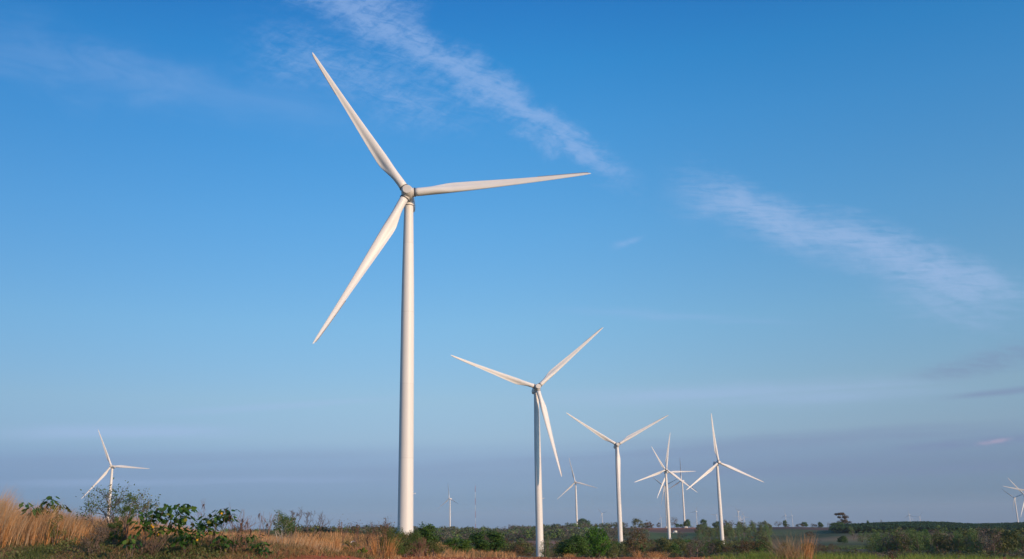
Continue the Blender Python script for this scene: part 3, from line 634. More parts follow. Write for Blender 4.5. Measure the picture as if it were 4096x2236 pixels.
# ------------------------------------------------------------------ single trees one can point to
for a in [
 ('round0', 1825, 2152, 112, 6, 150, 320, 'low dark green bushy tree just right of the thicket'),
 ('round1', 1948, 2116, 132, 8, 200, 420, 'large round green tree at the edge of the red field'),
 ('broad0', 2042, 2172, 60, 5, 200, 500, 'pale olive tree standing against the right side of the large round green tree'),
 ('bright0', 2388, 2104, 86, 9, 180, 420, 'bright yellow-green round tree left of the third largest turbine'),
 ('round2', 2290, 2140, 130, 8, 160, 380, 'dark green tree in front of the bright yellow-green tree'),
 ('brown0', 2372, 2150, 120, 7.5, 140, 340, 'brown-leaved bushy tree below the bright yellow-green tree'),
 ('brown1', 2540, 2112, 86, 9, 180, 460, 'tall brown tree just right of the tower of the third largest turbine'),
 ('bush0', 2478, 2206, 34, 4, 300, 700, 'small dark bush at the foot of the third largest turbine'),
 ('gbush0', 2436, 2180, 80, 6, 250, 700, 'pale grey-green bush left of the foot of the third largest turbine'),
 ('brown2', 2988, 2145, 92, 9, 300, 700, 'dark olive-brown rounded tree behind the fresh grass, left of the dry tuft'),
 ('round0', 3042, 2158, 62, 8, 350, 800, 'dark blue-green tree between the olive-brown tree and the tall dry tuft'),
 ('bright1', 2816, 2188, 46, 7, 260, 700, 'light green leafy tree left of the foot of the large right-hand tower'),
 ('bright2', 2745, 2158, 60, 10, 500, 1000, 'fresh green tree in the middle of the valley wood behind the pale dead trunk'),
 ('bare0', 2762, 2148, 60, 10, 400, 800, 'leafless tree with a pale forked trunk in the valley wood'),
 ('grey0', 2724, 2125, 44, 9, 1000, 1600, 'wide greyish-brown tree beside the small white shed'),
 ('grey1', 2822, 2144, 44, 9, 700, 1200, 'pinkish-brown leafless tree in the valley wood, left of the large right-hand tower'),
 ('round1', 2862, 2150, 44, 9, 600, 1100, 'dark green round tree touching the left side of the large right-hand tower'),
 ('round2', 3368, 2143, 36, 8, 900, 1500, 'lone dark round tree standing in the terraced green field'),
 ('brown0', 3238, 2124, 30, 8, 900, 1500, 'dark reddish-brown tree half hidden by the tall dry grass tuft'),
 ('grey2', 3262, 2150, 40, 9, 500, 1000, 'thin brown half-bare tree just right of the tall dry grass tuft'),
 ('bare1', 3412, 2122, 30, 12, 800, 1400, 'left one of two slim half-bare trees standing in the terraced field'),
 ('bare2', 3426, 2126, 26, 12, 800, 1400, 'right one of two slim half-bare trees standing in the terraced field'),
 ('euc0', 3406, 2105, 28, 12, 1150, 1700, 'tall pale green tree rising behind the two slim half-bare trees'),
 ('euc1', 3446, 2128, 46, 10, 850, 1300, 'pale green leaning tree right of the two slim half-bare trees'),
 ('euc2', 3490, 2134, 50, 11, 700, 1200, 'bushy pale green tree left of centre of the right-hand valley'),
 ('bright0', 3752, 2170, 66, 10, 350, 700, 'fresh green leafy tree in front of the right-hand valley grove'),
 ('euc0', 4002, 2114, 64, 15, 600, 1000, 'biggest grey-green eucalyptus clump near the right edge'),
 ('euc1', 4062, 2118, 34, 12, 800, 1300, 'slim eucalyptus on bare ground at the right edge, right of the biggest clump'),
 ('bright1', 3938, 2203, 84, 6, 200, 500, 'yellowish-green bushy tree low at the right, behind the fresh grass'),
 ('gbush1', 4052, 2212, 100, 5, 150, 450, 'wide green bush in the lower right corner'),
 ('gbush0', 3642, 2211, 60, 5, 180, 500, 'green bush behind the fresh grass, left of the fresh green leafy tree'),
 ('grey0', 3628, 2150, 60, 10, 600, 1000, 'brown half-bare tree in the middle of the right-hand valley grove'),
 ('bright2', 3697, 2116, 26, 11, 900, 1500, 'light green slim tree in front of the dark plantation'),
 ('round1', 3674, 2130, 30, 8, 900, 1500, 'dark purple-brown tree beside the slim light green one before the plantation')]:
    tree_at(*a, base={1825: 2216, 1948: 2224, 2540: 2226, 2290: 2228}.get(a[1]))
BASE = {2594: 2121, 2634: 2111, 2695: 2111, 2708: 2110, 2724: 2110, 2746: 2111, 2768: 2111, 2790: 2110, 2812: 2110, 2804: 2121, 2336: 2112, 2548: 2116, 2580: 2116, 3350: 2124, 3050: 2125, 2080: 2184}
for a in [
 ('brown2', 2594, 2080, 34, 10, 1800, 2300, 'round brown-green tree alone on the red field crest, left of the overlapping towers'),
 ('brown0', 2634, 2089, 17, 6, 1900, 2400, 'very small brown tree left of the frontmost overlapping tower'),
 ('grey1', 2695, 2067, 27, 11, 1900, 2400, 'airy half-bare tree between the two slender ridge towers'),
 ('round0', 2708, 2094, 16, 5, 1900, 2400, 'left one of the low dark trees on the crest before the white building'),
 ('round1', 2724, 2095, 16, 5, 1900, 2400, 'right one of the low dark trees on the crest before the white building'),
 ('round2', 2746, 2077, 29, 10, 1900, 2400, 'dense round dark tree at the foot of a slender ridge tower'),
 ('bush1', 2768, 2106, 14, 2.5, 1900, 2400, 'tiny round bush on the crest right of the dense round tree'),
 ('bare0', 2790, 2083, 16, 8, 1900, 2400, 'thin bare tree in front of a tiny turbine tower on the crest'),
 ('round0', 2812, 2076, 25, 9, 1900, 2400, 'upper one of the pair of dark green crest trees right of the power poles'),
 ('round1', 2804, 2095, 32, 9, 1600, 2100, 'lower one of the pair of dark green crest trees right of the power poles'),
 ('round2', 2866, 2085, 32, 8, 1900, 2400, 'dark crest tree touching the left side of the large right-hand tower'),
 ('brown1', 2900, 2078, 22, 9, 1900, 2400, 'brown crest tree touching the right side of the large right-hand tower'),
 ('grey2', 2922, 2077, 21, 9, 1900, 2400, 'mauve-brown bare tree right of the large right-hand tower'),
 ('brown2', 2960, 2081, 36, 9, 1900, 2400, 'broad brown crest tree below the cluster of three tiny turbines'),
 ('grey0', 3008, 2081, 30, 9, 1900, 2400, 'pointed purple-brown tree right of the cluster of three tiny turbines'),
 ('broad1', 3050, 2083, 40, 9, 1700, 2200, 'green crest tree at the end of the eucalyptus slope'),
 ('grey1', 3112, 2085, 28, 7, 1900, 2400, 'bare grey tree left of the pair of tiny turbines'),
 ('round0', 3139, 2080, 15, 9, 1900, 2400, 'small dark crest tree in front of the left one of two tiny turbines'),
 ('brown0', 3147, 2096, 24, 4, 1900, 2400, 'low brown bushy tree at the foot of the left one of two tiny turbines'),
 ('brown1', 3196, 2094, 34, 5, 1900, 2400, 'low rusty tree right of the pair of tiny turbines'),
 ('round1', 3216, 2086, 25, 7, 1900, 2400, 'dark green crest tree behind the tall dry grass tuft'),
 ('brown2', 3254, 2093, 27, 5, 1900, 2400, 'rust-coloured low tree in the middle of the right-hand crest'),
 ('round2', 3281, 2087, 20, 7, 1900, 2400, 'green and rust tree right of the rust-coloured low one'),
 ('bare1', 3306, 2077, 22, 9, 1900, 2400, 'bare grey-brown tree left of the wide tiered tree'),
 ('grey2', 3327, 2087, 24, 7, 1900, 2400, 'small bare tree between the bare grey-brown tree and the wide tiered tree'),
 ('tiered0', 3364, 2056, 50, 15, 1700, 2200, 'tallest tree on the right-hand crest, dark with tiered spreading boughs'),
 ('round0', 3350, 2088, 54, 12, 1400, 1900, 'dark green mass of a tree at the left end of the plantation'),
 ('round1', 3470, 2079, 11, 12, 2100, 2500, 'small dark tree poking above the left part of the plantation'),
 ('grey0', 3522, 2079, 16, 12, 2200, 2600, 'tiny mauve-brown tree poking above the middle of the plantation'),
 ('grey1', 3714, 2083, 12, 12, 2200, 2600, 'mauve-brown treetop above the plantation right of the three tiny turbines'),
 ('grey2', 3965, 2089, 24, 12, 2200, 2600, 'brown treetop above the plantation left of the turbine at the right edge'),
 ('round2', 2336, 2073, 46, 12, 1500, 2200, 'dark green tall tree on the skyline right of the third largest tower'),
 ('broad2', 2548, 2075, 44, 11, 1500, 2200, 'dark green rounded skyline tree right of the tower of the third largest turbine'),
 ('broad0', 2580, 2092, 34, 8, 1700, 2200, 'small airy tree at the right end of the far forest'),
 ('round0', 2080, 2152, 30, 6, 800, 1000, 'dark round tree standing alone in the brown field left of the second tower'),
 ('euc2', 2190, 2134, 32, 9, 700, 1000, 'pale olive tree just right of the tower of the second largest turbine'),
 ('brown0', 2112, 2180, 30, 7, 350, 700, 'brown bush left of the tower of the second largest turbine'),
 ('brown1', 2062, 2188, 40, 6, 250, 600, 'brown bush right of the large round green tree'),
 ('bush1', 1700, 2205, 50, 2, 90, 160, 'grey-green low bush at the end of the thicket')]:
    b_ = BASE.get(a[1], 2109 if 2780 < a[1] < 3370 else None); tree_at(*a[:5], 700 if a[1] == 2080 else (1500 if b_ else a[5]), 2300 if b_ else a[6], a[7], base=b_)

# groves: every tree its own object, look-alikes share label and group
def grove(n, pxr, dr, kinds, hr, label, group, ok=None):
    c = 0; t = 0
    while c < n and t < n*30:
        t += 1; px = RS.uniform(*pxr); d = math.exp(RS.uniform(math.log(dr[0]), math.log(dr[1]))); v = ray(px, 2110.); x, y = v[0]*d, v[1]*d
        if ok and not ok(px, d): continue
        k = kinds[RS.randint(len(kinds))]; q = (px-pxr[0])/(pxr[1]-pxr[0]); e = math.log(d/dr[0])/math.log(dr[1]/dr[0])
        side = ('leftmost', 'left-hand', 'middle', 'right-hand', 'rightmost')[min(4, int(q*5))]; row = ('front', 'middle', 'back')[min(2, int(e*3))]; n_, where = label[k].split(' | ')
        tree(k, x, y, RS.uniform(*hr), f'{n_}, {row} row, {side} part of {where}', f'{n_} group in {where}', RS.uniform(.9, 1.35)); c += 1
gv = lambda s_: {k: f'{n} | {s_}' for k, n in (('round', 'dark green tree'), ('broad', 'olive-green tree'), ('grey', 'grey-brown half-bare tree'), ('brown', 'brown-leaved tree'), ('euc', 'pale green eucalyptus'), ('bright', 'light green tree'), ('bush', 'olive bush'))}
grove(170, (2440, 3020), (500, 1250), ['round', 'broad', 'broad', 'grey', 'euc', 'brown'], (7, 11), gv('the valley wood'), None, lambda p, d: not (d > 1000 and p < 2560))
grove(95, (2790, 3085), (1250, 1900), ['euc', 'euc', 'euc', 'broad'], (12, 18), gv('the slope grove below the ridge'), None)
grove(95, (3470, 3900), (520, 1150), ['euc', 'euc', 'euc', 'broad', 'grey'], (10, 16), gv('the right-hand valley grove'), None, lambda p, d: d < 600+ (p-3470)*1.3)
grove(40, (3880, 4130), (420, 800), ['euc', 'broad', 'grey', 'euc'], (7, 13), gv('the grove at the right edge'), None)
grove(50, (1930, 2460), (260, 760), ['broad', 'grey', 'brown', 'euc', 'bush'], (4, 7.5), gv('the scrub by the second tower'), None, lambda p, d: not (2118 < p < 2182 and d < 640))
grove(44, (1740, 2480), (1080, 1300), ['round', 'broad', 'grey', 'brown'], (6, 9), gv('the near edge of the far forest'), None, lambda p, d: not (1990 < p < 2290 and d < 1180))
grove(16, (3000, 3330), (480, 800), ['grey', 'brown', 'broad'], (6, 9), gv('the trees behind the dry tuft'), None)

# far forest on the ridge and the plantation: masses, real trees joined
def mass(name, label, pts, kinds, mats_, hr, wr=(.95, 1.3), vary=0.0):
    V = []; T = []; v = []; mi = []; o = 0
    for (x, y), z in zip(pts, terrain(pts[:, 0], pts[:, 1])):
        k = RS.randint(len(kinds)); base = kinds[k]; me = MASSP[base][RS.randint(len(MASSP[base]))]
        h = RS.uniform(*hr)*(1+vary*float(fbm(np.array([x/70.]), np.array([y/70.]), 91, 2)[0])); wdt = h*RS.uniform(*wr); a = RS.rand()*6.28; c_, s_ = math.cos(a), math.sin(a)
        P = me[0]*np.array([wdt, wdt, h]); P = np.stack([P[:, 0]*c_-P[:, 1]*s_+x, P[:, 0]*s_+P[:, 1]*c_+y, P[:, 2]+z], 1)
        V.append(P); T.append(me[1]+o); v.append(np.clip(me[2]+RS.uniform(-.25, .25), 0, 1)); mi.append(np.full(len(me[1]), k)); o += len(P)
    me = mesh(name, np.concatenate(V), np.concatenate(T), mats_, mi=np.concatenate(mi), v=np.concatenate(v))
    obj(name, me, label=label, kind='stuff')
MASSP = {}
def massproto(key, k, leaves, size, c, r, cr, low, hollow):
    L = []
    for i in range(6):
        V, Fs, v = crown(ell_clumps(k, c, r, cr, low=low), leaves, size, .7, hollow=hollow)
        a = 0.012; tr, tf = tube([(0, 0, -.2), (0, 0, c[2])], [a, a*.6], 3)
        Ft = np.concatenate([q if q.shape[1] == 3 else np.concatenate([q[:, :3], q[:, [0, 2, 3]]]) for q in tf])
        L.append((np.concatenate([V, tr]), np.concatenate([Fs[0], Ft+len(V)]), np.concatenate([v, np.full(len(Ft), .4)])))
    MASSP[key] = L
massproto('g', 11, 16, .13, (0, 0, .50), (.46, .46, .46), .19, -.9, .4)
massproto('o', 11, 14, .13, (0, 0, .52), (.44, .44, .44), .19, -.9, .4)
massproto('b', 11, 14, .10, (0, 0, .52), (.42, .42, .46), .18, -.9, .2)
massproto('p', 8, 16, .15, (0, 0, .64), (.46, .46, .30), .18, -.5, .5)
def scatter(n, pxr, dr, ok=None, power=1.0):
    out = []
    while len(out) < n:
        px = RS.uniform(*pxr); d = dr[0]+(dr[1]-dr[0])*RS.rand()**power
        if ok and not ok(px, d): continue
        v = ray(px, 2110.); out.append((v[0]*d, v[1]*d))
    return np.array(out)
mass('far_forest', 'mixed grey-green and brown forest covering the far ridge behind the second tower',
     np.concatenate([scatter(1500, (900, 2600), (1250, 2500), lambda p, d: d < 2500-(p > 2500)*600), scatter(420, (1150, 2000), (780, 1250), lambda p, d: not (p > 1900 and 850 < d < 1110)), scatter(160, (1700, 2480), (1130, 1300))]),
     ['g', 'o', 'o', 'b', 'b'], [L_WOODA, L_WOODA, L_EUC, L_WOODB, L_WOODB], (7, 15), vary=.3)
mass('scrub', 'low olive and brown scrub covering the ground between the field edge and the valley',
     np.concatenate([scatter(700, (1150, 1760), (330, 760)), scatter(420, (1760, 2480), (480, 900), lambda p, d: not (2110 < p < 2190 and d < 640)), scatter(500, (2480, 3060), (450, 1150)), scatter(220, (3080, 3450), (400, 820)), scatter(600, (3450, 4200), (350, 1000))]),
     ['g', 'o', 'o', 'b', 'b'], [L_WOODA, L_OLIVE, L_WOODA, L_WOODB, L_BROWN], (1.5, 3.6), (1.2, 2.0))
pr = []
for d in np.arange(1620, 2350, 13.):
    for px in np.arange(3330, 4230, 7*1700/d):
        if px < 3330+(d-1620)*.12 : continue
        v = ray(px+RS.uniform(-5, 5), 2110.); q = d+RS.uniform(-4, 4); pr.append((v[0]*q, v[1]*q))
pr = np.array(pr)
mass('plantation', 'dark green even-topped tree plantation on the hill at the right', pr, ['p'], [L_PLANT], (8.5, 12.5), (.95, 1.25))

# ------------------------------------------------------------------ grasses
def blades(P, H, W, lean, curl=1.6, segs=3):
    """tapered blades: P (n,3) roots, H heights, W widths, lean (n,2) horizontal reach of the tip"""
    n = len(P); th = RS.rand(n)*6.28; sd = np.stack([np.cos(th), np.sin(th), np.zeros(n)], 1); V = []
    for i in range(segs+1):
        t = i/segs; c = P+np.concatenate([lean*(t**curl), (H*(t-.12*t*t))[:, None]], 1); wd = (W*(1-t)**.7)[:, None] if i < segs else np.zeros((n, 1))
        V += [c-sd*wd*.5, c+sd*wd*.5] if i < segs else [c]
    k = 2*segs+1; V = np.stack(V, 1).reshape(-1, 3); b = np.arange(n)[:, None]*k; F3 = []; vv = []
    for i in range(segs-1):
        a = 2*i; F3 += [b+np.array([[a, a+1, a+3]]), b+np.array([[a, a+3, a+2]])]
    a = 2*(segs-1); F3.append(b+np.array([[a, a+1, a+2]]))
    return V, np.concatenate(F3), 2*(segs-1)+1
def grass_obj(name, P, H, W, lean, m, v, label=None, kind='stuff', parent=None, curl=1.6, segs=3, cat=None, group=None):
    V, T, q = blades(P, H, W, lean, curl, segs); me = mesh(name, V, T, [m], v=np.tile(v, q))
    k = {}
    if label: k['label'] = label
    if kind: k['kind'] = kind
    if cat: k['category'] = cat
    if group: k['group'] = group
    return obj(name, me, parent, **k)
def strip(n, pxr, dr, dens=None):
    px = RS.uniform(pxr[0], pxr[1], n); d = RS.uniform(dr[0], dr[1], n)
    if dens is not None: k = RS.rand(n) < dens(px, d); px, d = px[k], d[k]
    v = ray(px, np.full(len(px), 2110.)); x, y = v[:, 0]*d, v[:, 1]*d
    return px, d, np.stack([x, y, terrain(x, y)-.02], 1)
# tall dry grass along the bank: height profile by photo column
gx = [-200, 0, 60, 150, 260, 340, 450, 560, 700, 820, 950, 1060, 1160, 1280, 1330, 1450, 1600]
gh = [1.6, 1.78, 1.6, 1.62, 1.15, 1.02, 1.05, .85, .68, .50, .48, .52, .62, .50, .42, .35, .2]
px, d, P = strip(80000, (-250, 1420), (35.5, 50), lambda p, q: np.clip(.45+.55*fbm(p/38., q*.8, 31), .08, 1)*smst(-.6, .8, q-np.interp(p, [0, 700, 1000, 1400], [39.6, 39.4, 40.5, 43])+.8*fbm(p/50., q*.1, 32)))
cl = np.clip(.80+.30*fbm(px/45., d*.5, 33, 3), .35, 1.35)
H = np.interp(px, gx, gh)*cl*RS.uniform(.35, 1.2, len(px)); ln = np.stack([H*RS.normal(.20, .16, len(px)), H*RS.normal(0, .16, len(px))], 1)
grass_obj('dry_grass', P, H, RS.uniform(.010, .026, len(px)), ln, L_STRAW, np.clip(.45+.28*RS.normal(size=len(px))+.25*fbm(px/60., d, 36), 0, 1), 'tall golden dry grass growing along the top of the bank on the left')
px, d, P = strip(46000, (820, 1600), (31, 46), lambda p, q: np.clip(.45+.6*fbm(p/26., q*1.1, 57), .05, 1)*smst(-1, 1, q-np.interp(p, [820, 1100, 1300, 1600], [30.5, 33, 37, 42.5]))); H = RS.uniform(.06, .34, len(px))*np.clip(.7+.5*fbm(px/30., d, 58), .2, 1.4)
grass_obj('dry_weeds', P, H, RS.uniform(.012, .035, len(px)), H[:, None]*RS.normal(0, .6, (len(px), 2)), L_DRYW, np.clip(.5+.35*fbm(px/40., d, 59)+.2*RS.normal(size=len(px)), 0, 1), 'tangled brown dry weeds between the red soil and the dry grass')
px, d, P = strip(26000, (1180, 2060), (51, 330), lambda p, q: np.clip(.6+.5*fbm(p/60., q*.05, 67), .1, 1)*(50./q)**.5*1.4); H = RS.uniform(.3, 1.0, len(px))*(.6+d/300)
grass_obj('rough_grass', P, H, RS.uniform(.03, .08, len(px))*(.5+d/120), H[:, None]*RS.normal(.1, .3, (len(px), 2)), L_DRYW, np.clip(.5+.4*fbm(px/60., d*.04, 69)+.2*RS.normal(size=len(px)), 0, 1), 'rough brown and olive grass on the slope behind the thicket', segs=2)
# feathery seed heads standing above it
px, d, P = strip(9000, (-250, 1360), (39.5, 46), lambda p, q: np.interp(p, [0, 420, 600, 1400], [1, 1, .4, .4])); H = np.interp(px, gx, gh)*RS.uniform(.75, 1.32, len(px)); H *= np.clip(.85+.3*fbm(px/45., d*.5, 33, 3), .4, 1.3)
grass_obj('seed_heads', P, H, np.full(len(px), .015), np.stack([H*RS.normal(.26, .12, len(px)), H*RS.normal(0, .12, len(px))], 1), L_PALESTRAW, RS.rand(len(px)), 'pale thin seed stalks rising above the dry grass on the bank', segs=4)
# low green and brown weeds on the slope of the bank
px, d, P = strip(80000, (-250, 1500), (27, 41), lambda p, q: np.clip(.03+.97*smst(1250, 850, p)+.35*fbm(p/30., q*1.2, 41), 0, 1)*smst(29.5+np.maximum(p-300, 0)*.0065, 33.5+np.maximum(p-300, 0)*.0045, q))
H = RS.uniform(.08, .30, len(px))*np.clip(.8+.5*fbm(px/40., d*1.5, 43), .3, 1.7)
grass_obj('weeds', P, H, RS.uniform(.015, .05, len(px)), RS.normal(0, .10, (len(px), 2)), L_WEED, np.clip(.56+.42*fbm(px/70., d*.8, 45, 3)+.24*RS.normal(size=len(px)), 0, 1), 'low green and brown weeds covering the slope of the bank')
px, d, P = strip(20000, (-250, 1500), (28, 40.5), lambda p, q: np.clip(.1+.9*fbm(p/45., q*1.2, 47), 0, 1)*smst(31+np.maximum(p-300, 0)*.004, 34, q))
n = len(px); N = rnd_dir(n)+np.array([0, -.3, .6]); N /= np.linalg.norm(N, axis=1)[:, None]; P[:, 2] += RS.uniform(.05, .35, n)
V_, F_ = leaf_quads(P, N, np.full(n, .085), .7); obj('weed_leaves', mesh('weed_leaves', V_, F_[0], [L_WEED], v=np.tile(np.clip(.2+.3*RS.rand(n), 0, 1), 2)), label='leafy green weeds scattered over the slope of the bank', kind='stuff')
# flattened straw at the foot of the thicket and lying on the red soil
px, d, P = strip(15000, (480, 1760), (38, 49), lambda p, q: np.clip(.5*fbm(p/30., q, 51)+.25, 0, 1)*smst(33, 43, q)); H = RS.uniform(.03, .16, len(px))
grass_obj('straw_litter', P, H, RS.uniform(.01, .02, len(px)), RS.normal(0, .28, (len(px), 2)), L_STRAW, RS.rand(len(px)), 'flattened straw lying on the red soil before the thicket')
# maize stubble in the red field
px, d, P = strip(2600, (1180, 4096), (40.5, 48.6)); px2 = RS.normal(0, 1, len(px)); H = RS.uniform(.05, .17, len(px))*np.where(px > 2850, .7, 1)
grass_obj('maize_stubble', P, H, RS.uniform(.018, .035, len(px)), RS.normal(0, .03, (len(px), 2)), L_STUB, RS.rand(len(px)), 'cut maize stubble standing in the red soil of the field')
# fresh grass at the field edge on the right
hp = lambda p: np.interp(p, [2780, 2860, 3000, 3250, 3400, 3560, 3620, 3760, 3900, 4096], [.10, .28, .42, .34, .40, .26, .50, .30, .36, .30])
px, d, P = strip(17000, (2790, 4250), (43.5, 50.5), lambda p, q: np.clip(.55+.5*fbm(p/35., q, 61), .1, 1)*smst(2780, 2900, p))
H = 1.25*hp(px)*RS.uniform(.45, 1.2, len(px))*np.clip(.85+.35*fbm(px/40., d, 63), .4, 1.4)
grass_obj('fresh_grass', P, H, RS.uniform(.010, .022, len(px)), H[:, None]*RS.normal(0, .35, (len(px), 2)), L_FRESH, np.clip(.45+.3*RS.normal(size=len(px)), 0, 1), 'fresh green grass along the field edge on the right')
px, d, P = strip(5000, (2790, 4250), (43, 50)); H = RS.uniform(.05, .2, len(px))
grass_obj('dry_undergrowth', P, H, RS.uniform(.01, .02, len(px)), RS.normal(0, .1, (len(px), 2)), L_STRAW, RS.rand(len(px))*.6, 'dry brown grass among the fresh green grass on the right')

rp = []; rv = []
for k_ in range(46):
    for t_ in np.linspace(0, 1, 90):
        px_ = 3180+k_*9+t_*90; d_ = 1075-t_*150
        if 3190 < px_ < 3560: rp.append((px_, d_))
rp = np.array(rp); vv_ = ray(rp[:, 0], np.full(len(rp), 2110.)); x_, y_ = vv_[:, 0]*rp[:, 1], vv_[:, 1]*rp[:, 1]; P = np.stack([x_, y_, terrain(x_, y_)-.05], 1); n = len(P)
grass_obj('crop_rows', P, RS.uniform(.7, 1.1, n), np.full(n, .9), RS.normal(0, .2, (n, 2)), L_FEATH, .4+.6*RS.rand(n), 'straight rows of young plants in the lower part of the terraced field', segs=2)
# separate dry tufts, each a thing
def tuft(px, row_top, d, wpx, n, label, fan=.45, lean=0.0, m=None, group=None, w=.013):
    g = ground_at(px, d); top = at(px, row_top, d); h = max(top.z-g.z, .2); wm = wpx/F*d
    o = thing('dry_grass_tuft', g, label, 'grass tuft', group)
    r = np.abs(RS.normal(0, .11, n))*wm; th = RS.rand(n)*6.28; P = np.stack([r*np.cos(th)*2, r*np.sin(th), np.full(n, -.03)], 1)
    H = h*(.35+.75*RS.rand(n)**.9); ln = np.stack([RS.normal(0, fan*wm*.75, n)+lean*h, RS.normal(0, fan*wm*.4, n)], 1)*(H/h)[:, None]
    V, T, q = blades(P, H, RS.uniform(.6, 1.2, n)*w, ln, 1.25, 4); obj('stalks', mesh('stalks', V, T, [m or L_STRAW], v=np.tile(RS.rand(n)*.9, q)), o)
    sk = 5 if n > 200 else 3; V, T, q = blades(P[:n//3], H[:n//3]*.5, RS.uniform(.8, 1.6, n//3)*w, ln[:n//3]*1.1, 1.8, 3)
    obj('leaves', mesh('leaves', V, T, [L_PALESTRAW], v=np.tile(RS.rand(n//3)*.7, q)), o); return o
tuft(3148, 2104, 45.0, 170, 330, 'tall fan-shaped tuft of dry grass at the field edge, right', .5, -.02, L_PALESTRAW)
tuft(3218, 2100, 45.6, 66, 150, 'narrow upright tuft of dry grass leaning right beside the tall fan-shaped one', .35, .10)
tuft(2276, 2204, 50.5, 60, 240, 'small pale dry tuft below the bright yellow-green tree')
tuft(2548, 2188, 50.5, 70, 150, 'thin reddish dry tuft at the foot of the tall brown tree', .5, -.1)
tuft(2622, 2194, 51, 90, 420, 'dense pale dry tuft right of the tall brown tree', .5, .1)
tuft(1810, 2204, 51, 130, 300, 'low dry tuft in front of the low dark green bushy tree', .5)
tuft(1350, 2094, 42.0, 46, 120, 'upright dry reed-like tuft left of the thin white-topped stake', .3)
tuft(1505, 2118, 43.0, 60, 150, 'tall dry reed-like tuft in the middle of the thicket', .35, -.12)
tuft(1552, 2122, 42.6, 66, 170, 'dry reed-like tuft leaning right in the middle of the thicket', .4, .22)
tuft(1460, 2150, 43.2, 90, 200, 'bent-over dry tuft beside the white-topped stake', .6, -.25)
tuft(1756, 2200, 47.0, 24, 60, 'thin dry tuft at the right end of the thicket', .3)
tuft(1015, 2122, 41.0, 40, 70, 'dry bundle of straw among the leafless stems', .3, .06)

# ------------------------------------------------------------------ large-leaved plants: every leaf a part
LEAFS = []
for q in range(3):
    pts = []; lob = [(0, 0), (.16, .30), (.10, .46), (.34, .62), (.22, .74), (.20, .98), (0, 1.18)] if q < 2 else [(0, 0), (.26, .22), (.36, .5), (.28, .8), (0, 1.1)]
    right = [(x, y) for x, y in lob]; left = [(-x, y) for x, y in lob[-2:0:-1]]; ol = right+left
    z = lambda x, y: -.34*y*y-.5*abs(x)*abs(x)*(1.2 if q == 0 else .4)+.08*math.sin(5*y+q)
    V = [(0, .45, z(0, .45)+.03)]+[(x, y, z(x, y)) for x, y in ol]
    T = [(0, i+1, (i+1) % len(ol)+1) for i in range(len(ol))]; LEAFS.append(mesh('leaf', np.array(V)+(0, .08, 0), np.array(T), [L_BIG], v=np.full(len(T), .25+.3*q)))
LEAF_YEL = LEAFS[2].copy(); LEAF_YEL.materials[0] = leafmat('leaf_yellowing', [(0, (.16, .20, .03)), (1, (.26, .24, .04))])
FLW = mesh('flower', np.array([(0, 0, 0)]+[(math.cos(a)*r, .02, math.sin(a)*r) for a, r in [(i*math.pi/6, .040 if i % 2 else .034) for i in range(12)]]), np.array([(0, i+1, (i+1) % 12+1) for i in range(12)]), [L_FLOWER], v=np.zeros(12))
def leafy(px, row_base, d, stems, label, leaf=.2, per=11, name='large_leaved_plant', flowers=(), yellow=.05, cat='plant'):
    """stems: list of (px_top, row_top) of leafy stem tips"""
    g = at(px, row_base, d); g.z = tz(g.x, g.y); o = thing(name, g, label, cat); g = np.array(g)
    sk = []; tips = []
    for (sp, sr, *dd) in stems:
        t = np.array(at(sp, sr, d+(dd[0] if dd else RS.uniform(-.6, .6))))-g; b = np.array([RS.normal()*.12+t[0]*.12, RS.normal()*.12, -.05])
        mid = b*.45+t*.55+np.array([RS.normal()*.08, RS.normal()*.08, .06]); sk.append(([b, mid, t], [.014, .010, .005])); tips.append((t, mid))
    obj('stems', sk_mesh('stems', sk, M_TWIG, 4), o)
    for t, mid in tips:
        for k in range(per):
            f = RS.rand()**1.5; p = t*(1-f*.55)+mid*f*.55; a = k*2.4+RS.normal()*.4; el = RS.uniform(-.45, .35)
            m = LEAFS[RS.randint(3)] if RS.rand() > yellow else LEAF_YEL
            q = obj('leaf', m, o); s = leaf*RS.uniform(.75, 1.35)
            out_ = Vector((math.cos(a), math.sin(a), 0)); off = out_*RS.uniform(.03, .16)
            q.matrix_local = Matrix.Translation(Vector(p)+off) @ Matrix.Rotation(a-math.pi/2, 4, 'Z') @ Matrix.Rotation(el-.15, 4, 'X') @ Matrix.Rotation(RS.normal()*.35, 4, 'Y') @ Matrix.Scale(s, 4)
    for fx, fr in flowers:
        q = obj('flower', FLW, o); q.matrix_local = Matrix.Translation(Vector(np.array(at(fx, fr, d-1.0))-g)) @ Matrix.Rotation(RS.normal()*.4, 4, 'Z')
    return o
leafy(200, 2128, 42.0, [(202, 1984), (190, 1996), (212, 1992), (235, 2012), (240, 2016), (165, 2016), (150, 2022), (92, 2008), (108, 2018), (122, 2028)], 'green large-leaved plant showing above the tall grass at the far left', .25, 6)
leafy(600, 2175, 36.2, [(566, 2040), (545, 2062), (590, 2078), (625, 2016), (640, 2012), (660, 2020), (612, 2044), (650, 2050), (700, 2018), (720, 2014), (745, 2016), (765, 2026), (690, 2036), (735, 2046), (760, 2060), (625, 2072), (570, 2100), (610, 2104), (655, 2108), (700, 2070)],
      'biggest large-leaved green plant with yellow flowers, in the middle of the left bank', .20, 12, flowers=[(604, 2102), (612, 2108), (632, 2138)], yellow=.04)
leafy(740, 2185, 36.0, [(700, 2090), (720, 2112), (745, 2128), (770, 2090), (790, 2100), (735, 2148), (778, 2140), (760, 2160), (790, 2120), (715, 2165)],
      'lower bushy large-leaved plant at the right foot of the biggest one', .19, 11, flowers=[(788, 2160)], yellow=.05)
